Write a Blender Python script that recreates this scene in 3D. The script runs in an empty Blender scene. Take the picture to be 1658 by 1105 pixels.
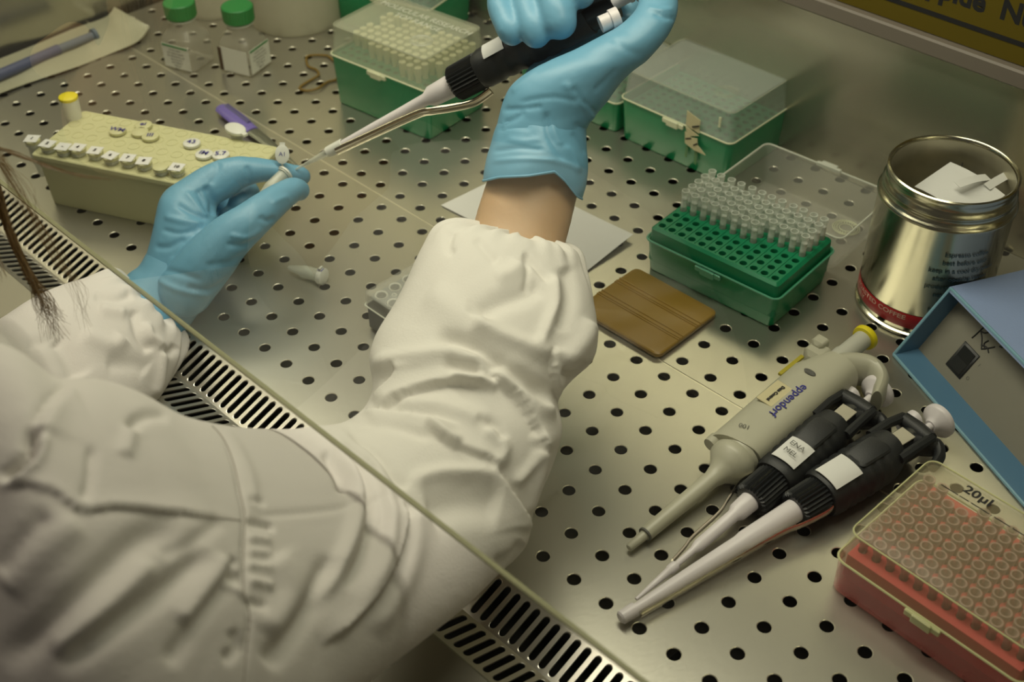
import bpy, math, random
import numpy as np
from mathutils import Vector, Matrix
random.seed(5); rng = np.random.RandomState(7)
D = bpy.data; C = bpy.context.scene.collection
sc = bpy.context.scene
# ------------------------------------------------------------------ camera
FPX = 2010.87
CR = np.array([[0.71229256, 0.70183709, -0.00800027], [0.4508599, -0.46625276, -0.76113975], [-0.53792626, 0.53854718, -0.64853857]])
CC = np.array([0.35327554, -0.45309553, 0.57987604])
cam = D.objects.new('camera', D.cameras.new('camera')); C.objects.link(cam)
cam.data.sensor_width = 36; cam.data.lens = FPX / 1658 * 36
cam.data.clip_start = .02; cam.data.clip_end = 50
cam.matrix_world = Matrix([list(CR[0][[0]]) + [-CR[1][0]] + [-CR[2][0]] + [CC[0]],
                           [CR[0][1], -CR[1][1], -CR[2][1], CC[1]],
                           [CR[0][2], -CR[1][2], -CR[2][2], CC[2]], [0, 0, 0, 1]])
cam.data.dof.use_dof = True; cam.data.dof.focus_distance = .80; cam.data.dof.aperture_fstop = 9
sc.camera = cam
sc.view_settings.view_transform = 'Standard'; sc.view_settings.look = 'None'
sc.view_settings.exposure = -0.12; sc.view_settings.gamma = 1; sc.view_settings.use_curve_mapping = False
# ------------------------------------------------------------------ world and lamps
w = D.worlds.new('world'); sc.world = w; w.use_nodes = True
w.node_tree.nodes['Background'].inputs[0].default_value = (1, .88, .74, 1)
w.node_tree.nodes['Background'].inputs[1].default_value = .06
def area(name, loc, sx, sy, power, col, target):
    l = D.lights.new(name, 'AREA'); l.shape = 'RECTANGLE'; l.size = sx; l.size_y = sy; l.energy = power; l.color = col
    o = D.objects.new(name, l); C.objects.link(o); o.location = loc
    o.rotation_euler = (Vector(target) - Vector(loc)).to_track_quat('-Z', 'Y').to_euler(); return o
area('hood_lamp', (-.30, .07, .66), .95, .12, 4.3, (1, .945, .745), (-.30, .07, 0))
area('room_lamp', (-.9, -.06, 2.2), 1.2, .6, 12.5, (1, .87, .70), (-.1, -.2, .1))
# ------------------------------------------------------------------ camera geometry used to stand things at their real places
def P(x, y, z):
    c = CR @ (np.array([x, y, z]) - CC); return 829 + FPX * c[0] / c[2], 552.5 + FPX * c[1] / c[2]
def at(px, py, z=0.):
    d = CR.T @ np.array([(px - 829) / FPX, (py - 552.5) / FPX, 1]); return CC + d * ((z - CC[2]) / d[2])
def S(px, py, d):
    return CC + CR.T @ np.array([(px - 829) / FPX * d, (py - 552.5) / FPX * d, d])
# ------------------------------------------------------------------ materials
def lin(c): return tuple(((v / 255 + .055) / 1.055) ** 2.4 if v / 255 > .04045 else v / 255 / 12.92 for v in c)
def mat(name, col, rough=.5, metal=0, alpha=1, noise=0, nscale=60, bump=0, bscale=300, trans=0, spec=.5, coat=0, sss=0, stretch=None):
    m = D.materials.new(name); m.use_nodes = True; nt = m.node_tree; b = nt.nodes['Principled BSDF']
    c = tuple(col) + (1,)
    b.inputs['Base Color'].default_value = c; b.inputs['Roughness'].default_value = rough; b.inputs['Metallic'].default_value = metal
    b.inputs['Specular IOR Level'].default_value = spec; b.inputs['Coat Weight'].default_value = coat
    b.inputs['Transmission Weight'].default_value = trans
    if sss: b.inputs['Subsurface Weight'].default_value = sss; b.inputs['Subsurface Scale'].default_value = .004
    tc = nt.nodes.new('ShaderNodeTexCoord'); src = tc.outputs['Object']
    if stretch:
        mp = nt.nodes.new('ShaderNodeMapping'); mp.inputs['Scale'].default_value = stretch; nt.links.new(src, mp.inputs[0]); src = mp.outputs[0]
    if noise:
        n = nt.nodes.new('ShaderNodeTexNoise'); n.inputs['Scale'].default_value = nscale; n.inputs['Detail'].default_value = 4
        nt.links.new(src, n.inputs['Vector'])
        mx = nt.nodes.new('ShaderNodeMix'); mx.data_type = 'RGBA'
        mx.inputs[6].default_value = tuple(v * (1 - noise) for v in col) + (1,); mx.inputs[7].default_value = tuple(min(1, v * (1 + noise)) for v in col) + (1,)
        nt.links.new(n.outputs['Fac'], mx.inputs[0]); nt.links.new(mx.outputs[2], b.inputs['Base Color'])
    if bump:
        n = nt.nodes.new('ShaderNodeTexNoise'); n.inputs['Scale'].default_value = bscale; n.inputs['Detail'].default_value = 3
        nt.links.new(src, n.inputs['Vector']); bp = nt.nodes.new('ShaderNodeBump'); bp.inputs['Strength'].default_value = bump; bp.inputs['Distance'].default_value = .001
        nt.links.new(n.outputs['Fac'], bp.inputs['Height']); nt.links.new(bp.outputs[0], b.inputs['Normal'])
    if alpha < 1:
        b.inputs['Alpha'].default_value = alpha
    return m
M = {}
M['steel'] = mat('brushed_steel', (.50, .485, .42), .30, .82, noise=.05, nscale=9, bump=.05, bscale=900, stretch=(1, .25, 1))
M['wall'] = mat('wall_steel', (.50, .48, .38), .24, .88, noise=.05, nscale=4)
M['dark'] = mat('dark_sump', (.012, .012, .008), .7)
M['edge'] = mat('cut_metal_edge', (.80, .76, .62), .3, .6)
M['white'] = mat('white_plastic', (.72, .68, .70), .35, noise=.02)
M['paper'] = mat('white_paper', (.74, .74, .72), .8, bump=.1, bscale=500)
M['black'] = mat('black_rubber', (.016, .018, .020), .5, noise=.15, nscale=200, bump=.15, bscale=1500)
M['blackgloss'] = mat('black_plastic', (.012, .014, .016), .35)
M['beige'] = mat('beige_plastic', (.47, .46, .36), .38, noise=.02)
M['yellow'] = mat('yellow_plastic', (.78, .66, .01), .45)
M['chrome'] = mat('polished_steel', (.72, .68, .56), .18, 1)
M['green'] = mat('green_plastic', (.010, .30, .12), .30, alpha=.97, noise=.06, nscale=30)
M['greenrack'] = mat('green_rack', (.005, .23, .10), .35)
M['greencap'] = mat('green_cap', (.01, .22, .05), .45)
M['tip'] = mat('clear_tip', (.88, .92, .84), .12, alpha=.42, spec=1)
M['tipfilter'] = mat('white_filter', (.95, .95, .92), .7)
M['tipyel'] = mat('cream_tip', (.90, .88, .55), .4)
M['frost'] = mat('frosted_lid', (.66, .68, .52), .28, alpha=.30)
M['frost2'] = mat('frosted_lid_thin', (.62, .66, .60), .25, alpha=.30)
M['clear'] = mat('clear_lid', (.66, .66, .58), .15, alpha=.17)
M['clearrim'] = mat('clear_rim', (.74, .76, .66), .2, alpha=.7)
M['creamrim'] = mat('cream_rim', (.70, .72, .50), .3)
M['pinkbase'] = mat('pink_translucent', (.62, .16, .14), .22, alpha=.46)
M['pinkrack'] = mat('pink_rack', (.68, .11, .10), .45)
M['pinklid'] = mat('yellowish_clear_lid', (.62, .58, .36), .2, alpha=.13)
M['pinkrim'] = mat('yellowish_rim', (.66, .66, .36), .25, alpha=.8)
M['tipfrost'] = mat('frosted_tip', (.70, .46, .40), .3, alpha=.45)
M['gold'] = mat('golden_plastic', (.31, .185, .028), .40, noise=.05, nscale=25)
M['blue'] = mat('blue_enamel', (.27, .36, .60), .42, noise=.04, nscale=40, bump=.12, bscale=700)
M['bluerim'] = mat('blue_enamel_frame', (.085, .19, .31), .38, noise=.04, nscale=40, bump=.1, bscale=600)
M['panel'] = mat('grey_panel', (.22, .21, .17), .5, noise=.03)
M['ink'] = mat('black_ink', (.01, .01, .012), .6)
M['inkblue'] = mat('blue_ink', (.03, .03, .25), .6)
M['inkgrey'] = mat('grey_ink', (.10, .10, .09), .6)
M['red'] = mat('red_print', (.40, .015, .02), .35)
M['pink'] = mat('pale_print', (.62, .42, .34), .5)
M['tape'] = mat('masking_tape', (.62, .56, .34), .75)
M['label'] = mat('paper_label', (.70, .70, .62), .7)
M['yrack'] = mat('yellow_rack_plastic', (.64, .63, .36), .45, noise=.05, nscale=25, alpha=.94)
M['tubeplastic'] = mat('tube_plastic', (.74, .76, .66), .2, alpha=.45)
M['tubelid'] = mat('tube_lid_plastic', (.80, .81, .74), .35, alpha=.9)
M['purple'] = mat('purple_plastic', (.18, .14, .46), .35)
M['grey'] = mat('grey_metal_blade', (.20, .21, .17), .35, .6)
M['bottle'] = mat('clear_bottle', (.55, .53, .44), .06, alpha=.30, spec=1)
M['tub'] = mat('translucent_tub', (.62, .60, .47), .35, alpha=.62)
M['rubberband'] = mat('brown_rubber', (.19, .12, .02), .55)
M['pouch'] = mat('sterile_pouch', (.44, .43, .31), .4, bump=.35, bscale=60, noise=.08, nscale=30)
M['pouchblue'] = mat('blue_print', (.085, .10, .19), .45)
M['pouchgrey'] = mat('grey_blue_plastic', (.15, .18, .22), .45)
M['glove'] = mat('blue_nitrile', (.15, .375, .55), .42, noise=.04, nscale=25, bump=.18, bscale=120)
M['skin'] = mat('skin', (.46, .30, .165), .5, noise=.08, nscale=45, bump=.1, bscale=350, sss=.1)
M['coat'] = mat('white_cotton', (.68, .66, .615), .85, noise=.02, nscale=12, bump=.18, bscale=700, spec=.15)
M['thread'] = mat('grey_thread', (.30, .27, .22), .9)
M['hair'] = mat('brown_hair', (.17, .10, .03), .45)
M['can'] = mat('tin_plate', (.52, .50, .38), .22, 1)
M['cantarnish'] = mat('tarnished_tin', (.50, .47, .34), .40, .5, noise=.4, nscale=45)
M['rack'] = mat('black_rack_plastic', (.028, .030, .028), .4)
M['rackgrey'] = mat('grey_rack_top', (.15, .16, .15), .4, noise=.1)
M['sign'] = mat('yellow_sign', (.13, .095, .003), .6, spec=.2)
M['strip'] = mat('grey_strip', (.20, .17, .14), .5)
M['teal'] = mat('teal_label_print', (.015, .05, .065), .35)
# glass for the sash: thin pane that shows a little of what stands before it
def glassmat():
    m = D.materials.new('sash_glass'); m.use_nodes = True; nt = m.node_tree
    for n in list(nt.nodes): nt.nodes.remove(n)
    o = nt.nodes.new('ShaderNodeOutputMaterial'); mx = nt.nodes.new('ShaderNodeMixShader'); t = nt.nodes.new('ShaderNodeBsdfTransparent')
    g = nt.nodes.new('ShaderNodeBsdfGlossy'); g.inputs['Roughness'].default_value = .0
    t.inputs[0].default_value = (.96, .98, .94, 1); fr = nt.nodes.new('ShaderNodeFresnel'); fr.inputs[0].default_value = 1.45
    ml = nt.nodes.new('ShaderNodeMath'); ml.operation = 'MULTIPLY'; ml.inputs[1].default_value = 1.8; ml.use_clamp = True; nt.links.new(fr.outputs[0], ml.inputs[0]); nt.links.new(ml.outputs[0], mx.inputs[0]); nt.links.new(t.outputs[0], mx.inputs[1]); nt.links.new(g.outputs[0], mx.inputs[2]); nt.links.new(mx.outputs[0], o.inputs[0])
    return m
M['glass'] = glassmat()
M['glassedge'] = mat('glass_edge', (.34, .34, .20), .2, alpha=.75)
# ------------------------------------------------------------------ mesh builder
class MB:
    def __init__(s): s.v = []; s.f = []
    def add(s, vs, fs, mtx=None):
        n = len(s.v)
        for q in vs:
            q = Vector(tuple(float(t) for t in q))
            if mtx is not None: q = mtx @ q
            s.v.append(tuple(q))
        s.f += [tuple(i + n for i in f) for f in fs]; return s
    def rings(s, rings, cap0=True, cap1=True, mtx=None, closed=True):
        n = len(rings[0]); vs = [q for r in rings for q in r]; fs = []
        for k in range(len(rings) - 1):
            for i in range(n if closed else n - 1):
                j = (i + 1) % n; fs.append((k * n + i, k * n + j, (k + 1) * n + j, (k + 1) * n + i))
        if cap0: fs.append(tuple(range(n - 1, -1, -1)))
        if cap1: fs.append(tuple((len(rings) - 1) * n + i for i in range(n)))
        return s.add(vs, fs, mtx)
    def lathe(s, prof, n=24, mtx=None, cap0=True, cap1=True):
        return s.rings([[(r * math.cos(2 * math.pi * i / n), r * math.sin(2 * math.pi * i / n), z) for i in range(n)] for r, z in prof], cap0, cap1, mtx)
    def box(s, x0, x1, y0, y1, z0, z1, mtx=None, b=0):
        if b:
            return s.rings([rrect(x0, x1, y0, y1, b, z0, b), rrect(x0, x1, y0, y1, 0, z0 + b, b), rrect(x0, x1, y0, y1, 0, z1 - b, b), rrect(x0, x1, y0, y1, b, z1, b)], mtx=mtx)
        return s.rings([[(x0, y0, z0), (x1, y0, z0), (x1, y1, z0), (x0, y1, z0)], [(x0, y0, z1), (x1, y0, z1), (x1, y1, z1), (x0, y1, z1)]], mtx=mtx)
    def tube(s, pts, r, n=8, mtx=None, flat=None):
        pts = [Vector(tuple(float(t) for t in q)) for q in pts]; rs = r if isinstance(r, (list, tuple)) else [r] * len(pts); rings = []; up = None
        for i, q in enumerate(pts):
            t = (pts[min(i + 1, len(pts) - 1)] - pts[max(i - 1, 0)]).normalized()
            if up is None: up = t.orthogonal().normalized() if flat is None else Vector(flat)
            a = (up - t * up.dot(t)).normalized(); up = a; b = t.cross(a)
            rr = rs[i]; ra, rb = (rr if isinstance(rr, (tuple, list)) else (rr, rr))
            rings.append([tuple(q + a * (ra * math.cos(2 * math.pi * k / n)) + b * (rb * math.sin(2 * math.pi * k / n))) for k in range(n)])
        return s.rings(rings, mtx=mtx)
    def build(s, name, m, parent=None, smooth=True, angle=38, mtx=None):
        me = D.meshes.new(name); me.from_pydata(s.v, [], s.f); me.validate(); me.update()
        if m: me.materials.append(M[m] if isinstance(m, str) else m)
        o = D.objects.new(name, me); C.objects.link(o)
        if parent is not None: o.parent = parent
        if mtx is not None: o.matrix_world = mtx
        if smooth: shade(me, angle)
        return o
def shade(me, angle=38):
    import bmesh
    bm = bmesh.new(); bm.from_mesh(me); bmesh.ops.recalc_face_normals(bm, faces=bm.faces)
    for f in bm.faces: f.smooth = True
    a = math.radians(angle)
    for e in bm.edges: e.smooth = (len(e.link_faces) == 2 and e.calc_face_angle(0) < a)
    bm.to_mesh(me); bm.free()
def rrect(x0, x1, y0, y1, inset, z, r, n=4):
    x0 += inset; x1 -= inset; y0 += inset; y1 -= inset; r = max(r, .0002); o = []
    for cx, cy, a0 in ((x1 - r, y0 + r, -90), (x1 - r, y1 - r, 0), (x0 + r, y1 - r, 90), (x0 + r, y0 + r, 180)):
        for k in range(n + 1):
            a = math.radians(a0 + 90 * k / n); o.append((cx + r * math.cos(a), cy + r * math.sin(a), z))
    return o
def smooth_pts(pts, n=8):
    pts = [np.array(q, float) for q in pts]; o = []
    for i in range(len(pts) - 1):
        p0 = pts[max(i - 1, 0)]; p1 = pts[i]; p2 = pts[i + 1]; p3 = pts[min(i + 2, len(pts) - 1)]
        for k in range(n):
            t = k / n; o.append(.5 * ((2 * p1) + (-p0 + p2) * t + (2 * p0 - 5 * p1 + 4 * p2 - p3) * t * t + (-p0 + 3 * p1 - 3 * p2 + p3) * t ** 3))
    o.append(pts[-1]); return o
def tag(o, label=None, cat=None, group=None, kind=None):
    if label: o['label'] = label
    if cat: o['category'] = cat
    if group: o['group'] = group
    if kind: o['kind'] = kind
    return o
def thing(name, label, cat, mtx=None, group=None):
    o = D.objects.new(name, None); C.objects.link(o); o.empty_display_size = .02
    if mtx is not None: o.matrix_world = mtx
    return tag(o, label, cat, group)
def frame(x, y, z=0, deg=0): return Matrix.Translation((x, y, z)) @ Matrix.Rotation(math.radians(deg), 4, 'Z')
def axis_frame(p0, p1, upv=(0, 0, 1)):
    p0 = Vector(tuple(map(float, p0))); p1 = Vector(tuple(map(float, p1))); z = (p1 - p0).normalized(); u = Vector(tuple(map(float, upv)))
    y = (u - z * u.dot(z)).normalized(); x = y.cross(z)
    return Matrix(((x.x, y.x, z.x, p0.x), (x.y, y.y, z.y, p0.y), (x.z, y.z, z.z, p0.z), (0, 0, 0, 1)))
def text(name, body, size, m, parent, mtx, depth=.00012, bold=0, align='CENTER', bend=None, sx=1.):
    """flat raised lettering; bend=radius wraps the line round a cylinder (local X runs round, local Y up)"""
    cu = D.curves.new('lettering', 'FONT'); cu.body = body; cu.size = size; cu.align_x = align; cu.align_y = 'CENTER'; cu.offset = bold
    cu.resolution_u = 3; cu.extrude = 0
    tmp = D.objects.new('lettering', cu); C.objects.link(tmp); me = D.meshes.new_from_object(tmp); D.objects.remove(tmp)
    for v in me.vertices:
        v.co.x *= sx
        if bend: a = v.co.x / bend; v.co = (math.sin(a) * bend, v.co.y, (math.cos(a) - 1) * bend + depth)
        else: v.co.z = depth
    me.name = name; me.materials.clear(); me.materials.append(M[m])
    o = D.objects.new(name, me); C.objects.link(o); o.parent = parent; o.matrix_local = mtx; return o
# ------------------------------------------------------------------ the setting: the cabinet
PX = .025; X0, X1 = -31.5, 19.5
def cell(mb, x0, x1, y0, y1, loop, z=0, down=.0010, ch=.0004, tf=None):
    """flat plate cell with a punched opening; loop = ccw list from bottom middle"""
    cx = sum(q[0] for q in loop) / len(loop); h = len(loop) // 2
    v = [(x0, y0), (cx, y0), (x1, y0), (x1, y1), (cx, y1), (x0, y1)]
    ccx = cx; ccy = sum(q[1] for q in loop) / len(loop)
    big = [(ccx + (x - ccx) * (1 + ch / .004), ccy + (y - ccy) * (1 + ch / .004)) for x, y in loop]
    n = len(loop)
    vs = [(x, y, z) for x, y in v] + [(x, y, z) for x, y in big] + [(x, y, z - ch) for x, y in loop] + [(x, y, z - down) for x, y in loop]
    fs = [tuple([1, 2, 3, 4] + [6 + i for i in range(h, -1, -1)]), tuple([0, 1] + [6 + i % n for i in range(n, h - 1, -1)] + [4, 5])]
    for i in range(n):
        j = (i + 1) % n; fs.append((6 + i, 6 + n + i, 6 + n + j, 6 + j)); fs.append((6 + n + i, 6 + 2 * n + i, 6 + 2 * n + j, 6 + n + j))
    if tf: vs = [tf(q) for q in vs]
    mb.add(vs, fs)
def hole(cx, cy, r=.0042, n=16): return [(cx + r * math.cos(-math.pi / 2 + 2 * math.pi * i / n), cy + r * math.sin(-math.pi / 2 + 2 * math.pi * i / n)) for i in range(n)]
def slot(cx, y0, y1, r=.0023, n=6):
    o = []
    for k in range(n + 1): a = -math.pi / 2 + math.pi / 2 * k / n; o.append((cx + r * math.cos(a), y0 + r + r * math.sin(a)))
    for k in range(2 * n + 1): a = math.pi * k / (2 * n); o.append((cx + r * math.cos(a), y1 - r + r * math.sin(a)))
    for k in range(n): a = math.pi + math.pi / 2 * k / n; o.append((cx + r * math.cos(a), y0 + r + r * math.sin(a)))
    return o
def plate(name, ys, yend0, yend1, offx):
    mb = MB()
    for jy in range(len(ys)):
        y = ys[jy]; y0 = yend0 if jy == 0 else y - PX / 2; y1 = yend1 if jy == len(ys) - 1 else y + PX / 2
        for i in range(-31, 20):
            cx = i * PX + offx; cell(mb, cx - PX / 2, cx + PX / 2, y0, y1, hole(cx, y))
    xa = -31.5 * PX + offx; xb = 19.5 * PX + offx
    mb.add([(xa, yend0, 0), (xb, yend0, 0), (xb, yend0, -.012), (xa, yend0, -.012)], [(0, 1, 2, 3)])
    mb.add([(xa, yend1, 0), (xb, yend1, 0), (xb, yend1, -.012), (xa, yend1, -.012)], [(3, 2, 1, 0)])
    o = mb.build(name, 'steel', smooth=False)
    # polished punched rims
    o.data.materials.append(M['edge'])
    for p in o.data.polygons:
        if len(p.vertices) == 4 and abs(p.normal.z) < .95 and abs(p.normal.z) > .1: p.material_index = 1
    return tag(o, kind='structure')
plate('floor', [-.1 + PX * k for k in range(8)], -.1165, .0855, 0)
plate('floor', [.12156 - PX + PX * k for k in range(12)], .0870, .3745, -.0011)
XL, XR = -.800, .50
def struct(mb, name, m, smooth=False): return tag(mb.build(name, m, smooth=smooth), kind='structure')
mb = MB(); mb.box(XL, XR, .0853, .0872, -.012, -.0005); struct(mb, 'trim_1', 'edge')
# sunken intake grille of two slotted slopes
mb = MB(); SP = .0078; x = .02636 - 104 * SP
def slopeA(q): t = (-.1165 - q[1]); z = -min(max(t - .010, 0), 1) * .36; return (q[0], q[1], q[2] + z)
while x < .47:
    mb.add([slopeA((x - SP / 2, yy, 0)) for yy in (-.1165, -.1265)] + [slopeA((x + SP / 2, yy, 0)) for yy in (-.1265, -.1165)], [(0, 1, 2, 3)])
    cell(mb, x - SP / 2, x + SP / 2, -.1555, -.1265, slot(x, -.1535, -.1295), ch=.0002, tf=slopeA, down=.0012)
    x += SP
o = struct(mb, 'trim_2', 'steel'); zf = -.029 * .36
mb = MB(); x = .02636 - 104 * SP
def slopeB(q): return (q[0], q[1], q[2] + zf + (-.1555 - q[1]) * .42)
while x < .47:
    cell(mb, x - SP / 2, x + SP / 2, -.1845, -.1555, slot(x, -.1815, -.1580), ch=.0002, tf=slopeB, down=.0012); x += SP
struct(mb, 'trim_3', 'steel')
# front ledge, sump under the plates, walls
mb = MB(); zb = zf + .029 * .42
pr = [(-.1845, zb), (-.186, zb + .001), (-.27, zb + .001), (-.278, zb - .004), (-.280, -.05), (-.280, -.12), (-.1845, -.12)]
mb.rings([[(xx, y, z) for y, z in pr] for xx in (XL - .1, XR + .1)]); struct(mb, 'trim_4', mat('ledge_steel', (.26, .25, .20), .42, .6, noise=.06, nscale=8))
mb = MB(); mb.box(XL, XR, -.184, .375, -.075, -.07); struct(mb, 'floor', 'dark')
mb = MB(); mb.box(XL, XR, .3748, .385, -.075, .137); mb.box(XL, XR, .375, .395, .137, .40); struct(mb, 'wall_back', 'wall')
mb = MB(); mb.box(XL, XR, .374, .395, .40, .62); struct(mb, 'wall_back', mat('unseen_dark_wall', (.16, .15, .11), .5, .3, noise=.05, nscale=6))  # unseen wall top, dark tone added so the front deck reflects darker
mb = MB(); mb.box(XL, XR, .366, .3748, .1365, .1500, b=.0015); struct(mb, 'trim_5', 'strip')
mb = MB(); mb.box(XL - .01, XL, -.28, .395, -.075, .62); struct(mb, 'wall_left', 'wall')
mb = MB(); mb.box(XR, XR + .01, -.28, .395, -.075, .72); struct(mb, 'wall_right', 'wall')
mb = MB(); mb.box(XL - .01, XR + .01, .03, .395, .70, .72); struct(mb, 'ceiling', 'wall')
mb = MB(); mb.box(XL - .01, XR + .01, .385, .395, .62, .70); struct(mb, 'wall_back', 'wall')
# sign plate on the wall over the strip
t = thing('warning_sign', 'yellow warning sign with black border line on the back wall', 'sign', Matrix.Translation((0, .3748, 0)))
mb = MB(); mb.box(-.26, .40, -.0012, 0, .1505, .25); mb.build('sign_plate', 'sign', t, smooth=False)
mb = MB(); mb.box(-.22, .36, -.0016, -.0011, .1640, .1675); mb.build('border_line', 'ink', t, smooth=False)
RX = Matrix.Rotation(math.pi / 2, 4, 'X')
text('lettering', 'uppide  Nur', .021, 'ink', t, Matrix.Translation((.004, -.0012, .1855)) @ RX, bold=.0008)
text('lettering', 'rgende  Hinw', .021, 'ink', t, Matrix.Translation((.004, -.0012, .217)) @ RX, bold=.0008)
# sliding sash
gy, gz, ga = -.215, .158, math.radians(8)
t = tag(thing('window_1', None, None, Matrix.Translation((0, gy, gz)) @ Matrix.Rotation(-ga, 4, 'X')), kind='structure')
mb = MB(); mb.add([(XL, 0, .0006), (XR, 0, .0006), (XR, 0, .46), (XL, 0, .46)], [(0, 1, 2, 3)]); mb.build('pane', 'glass', t, smooth=False)
mb = MB(); mb.box(XL, XR, -.0014, .0014, -.0003, .0006); mb.build('pane_edge', 'glassedge', t, smooth=False)
# room floor far below the cabinet
mb = MB(); mb.box(-3, 3, -3.5, .5, -.86, -.85); struct(mb, 'floor', mat('room_floor', (.16, .15, .13), .6, noise=.1))

# ------------------------------------------------------------------ tip boxes
def shell(mb, x0, x1, y0, y1, prof, th, r, close_low):
    """rounded box shell; prof=[(inset,z)...] from closed end to open end; th wall"""
    outer = [rrect(x0, x1, y0, y1, i, z, r - i * .5) for i, z in prof]
    s = 1 if prof[-1][1] > prof[0][1] else -1
    inner = [rrect(x0, x1, y0, y1, i + th, (z if k else z + s * th), max(r - th - i * .5, .0006)) for k, (i, z) in enumerate(prof)]
    inner = inner[:1] + inner[2:] if len(prof) > 2 and abs(prof[1][1] - prof[0][1]) < th * 1.5 else inner
    rr = outer + inner[::-1]; mb.rings(rr, True, True); return mb
def rim(mb, x0, x1, y0, y1, z, r, rad, out=.0004):
    base = rrect(x0 - out, x1 + out, y0 - out, y1 + out, 0, z, r); n = len(base); c = ((x0 + x1) / 2, (y0 + y1) / 2)
    rings = []
    for k in range(6):
        a = 2 * math.pi * k / 6; rings.append(rrect(x0 - out - rad * math.cos(a), x1 + out + rad * math.cos(a), y0 - out - rad * math.cos(a), y1 + out + rad * math.cos(a), 0, z + rad * math.sin(a), r + rad * math.cos(a)))
    rings.append(rings[0]); mb.rings(rings, False, False); return mb
def circle_mark(name, cx, cy, z, r, mname, parent, up=1):
    mb = MB()
    for rr in (r, r * .86, r * .5):
        mb.rings([[((rr + a) * math.cos(2 * math.pi * i / 32) + cx, (rr + a) * .95 * math.sin(2 * math.pi * i / 32) + cy, z + b * up) for i in range(32)] for a, b in ((-.0003, 0), (0, .0004), (.0003, 0))], False, False)
    for i in range(22):
        a = 2 * math.pi * i / 22; q = (cx + r * .68 * math.cos(a), cy + r * .68 * math.sin(a)); mb.box(q[0] - .0004, q[0] + .0004, q[1] - .0004, q[1] + .0004, z - .0001, z + .0003)
    return mb.build(name, mname, parent)
def rack_plate(mb, nx, ny, L, W, ztop, pitch=.009, r=.0027, down=.006, skip=()):
    ox = -pitch * (nx - 1) / 2; oy = -pitch * (ny - 1) / 2
    for i in range(nx):
        for j in range(ny):
            x = ox + i * pitch; y = oy + j * pitch
            cell(mb, -L / 2 if i == 0 else x - pitch / 2, L / 2 if i == nx - 1 else x + pitch / 2, -W / 2 if j == 0 else y - pitch / 2, W / 2 if j == ny - 1 else y + pitch / 2, hole(x, y, r, 12), ztop, down, .0003)
def boxframe(Fx, Fy, deg, L, W):
    a = math.radians(deg); u = np.array([math.cos(a), math.sin(a)]); v = np.array([-u[1], u[0]]); c = np.array([Fx, Fy]) - u * L / 2 + v * W / 2
    return frame(c[0], c[1], .0003, deg)
def clasp(mb, y, z, s=1):
    mb.box(-.011, .011, y - .002, y + .001, z - .0035, z + .001, b=.0006); mb.box(-.006, .006, y - .0032, y - .001, z - .0045, z + .0018, b=.0006)
# open box with tips
OL, OW = .1165, .0810
ob = thing('pipette_tip_box', 'open green pipette tip box half full of clear tips beside the golden card', 'tip box', boxframe(.0005, .1665, 3.2, OL, OW), 'green pipette tip boxes')
shell(MB(), -OL / 2, OL / 2, -OW / 2, OW / 2, [(.0035, 0), (.0028, .0012), (.0008, .024), (0, .028)], .0013, .006, 1).build('base', 'green', ob)
mb = rim(MB(), -OL / 2, OL / 2, -OW / 2, OW / 2, .0285, .006, .0008); clasp(mb, -OW / 2, .0262); mb.build('rim', mat('pale_green_rim', (.12, .40, .26), .25), ob)
mb = MB(); rack_plate(mb, 12, 8, OL - .010, OW - .009, .0395)
mb.rings([rrect(-OL / 2 + .005, OL / 2 - .005, -OW / 2 + .0045, OW / 2 - .0045, 0, .0395, .0003), rrect(-OL / 2 + .0025, OL / 2 - .0025, -OW / 2 + .0025, OW / 2 - .0025, 0, .0375, .003), rrect(-OL / 2 + .002, OL / 2 - .002, -OW / 2 + .002, OW / 2 - .002, 0, .010, .003)], False, False)
for i in range(1, 12): mb.box((i - 6) * .009 - .0003, (i - 6) * .009 + .0003, -OW / 2 + .006, OW / 2 - .006, .0395, .0400)
mb.build('tip_rack', 'greenrack', ob, angle=25)
# lid laid open behind it, hinged at the back rim, upside down
ld = D.objects.new('lid', None)
mb = MB(); y0 = OW / 2 + .0065; y1 = y0 + OW; H = .034
shell(mb, -OL / 2, OL / 2, y0, y1, [(.006, .0006), (.0045, .0014), (.0012, H - .004), (0, H)], .0011, .006, 1); lid = mb.build('lid', 'clear', ob)
mb = rim(MB(), -OL / 2, OL / 2, y0, y1, H, .006, .0008); 
mb.box(-.011, .011, y1 - .001, y1 + .002, H - .002, H + .002, b=.0006); mb.box(-.007, .007, y1, y1 + .0034, H - .001, H + .003, b=.0006)
mb.build('lid_rim', 'clearrim', lid)
circle_mark('embossed_mark', .034, y0 + .0600, .0018, .0108, 'creamrim', lid)
def make_tip(r, H, m, filt=None, n=10):
    mb = MB(); mb.lathe([(r * .55, -.018), (r * .78, -.004), (r * .80, H * .35), (r * .86, H * .75), (r * 1.0, H * .80), (r * 1.02, H), (r * .78, H), (r * .72, H * .5)], n, cap1=False)
    tp = mb.build('pipette_tip', m, None)
    if filt: MB().lathe([(r * .70, H * .18), (r * .70, H * .60)], n).build('filter_plug', filt, tp)
    return tp
def copy_tree(o, parent=None):
    c = o.copy(); C.objects.link(c)
    if parent is not None: c.parent = parent
    for ch in list(o.children): copy_tree(ch, c)
    return c
first = make_tip(.0032, .0170, 'tip', 'tipfilter'); k = 0; BF = boxframe(.0005, .1665, 3.2, OL, OW)
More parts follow.
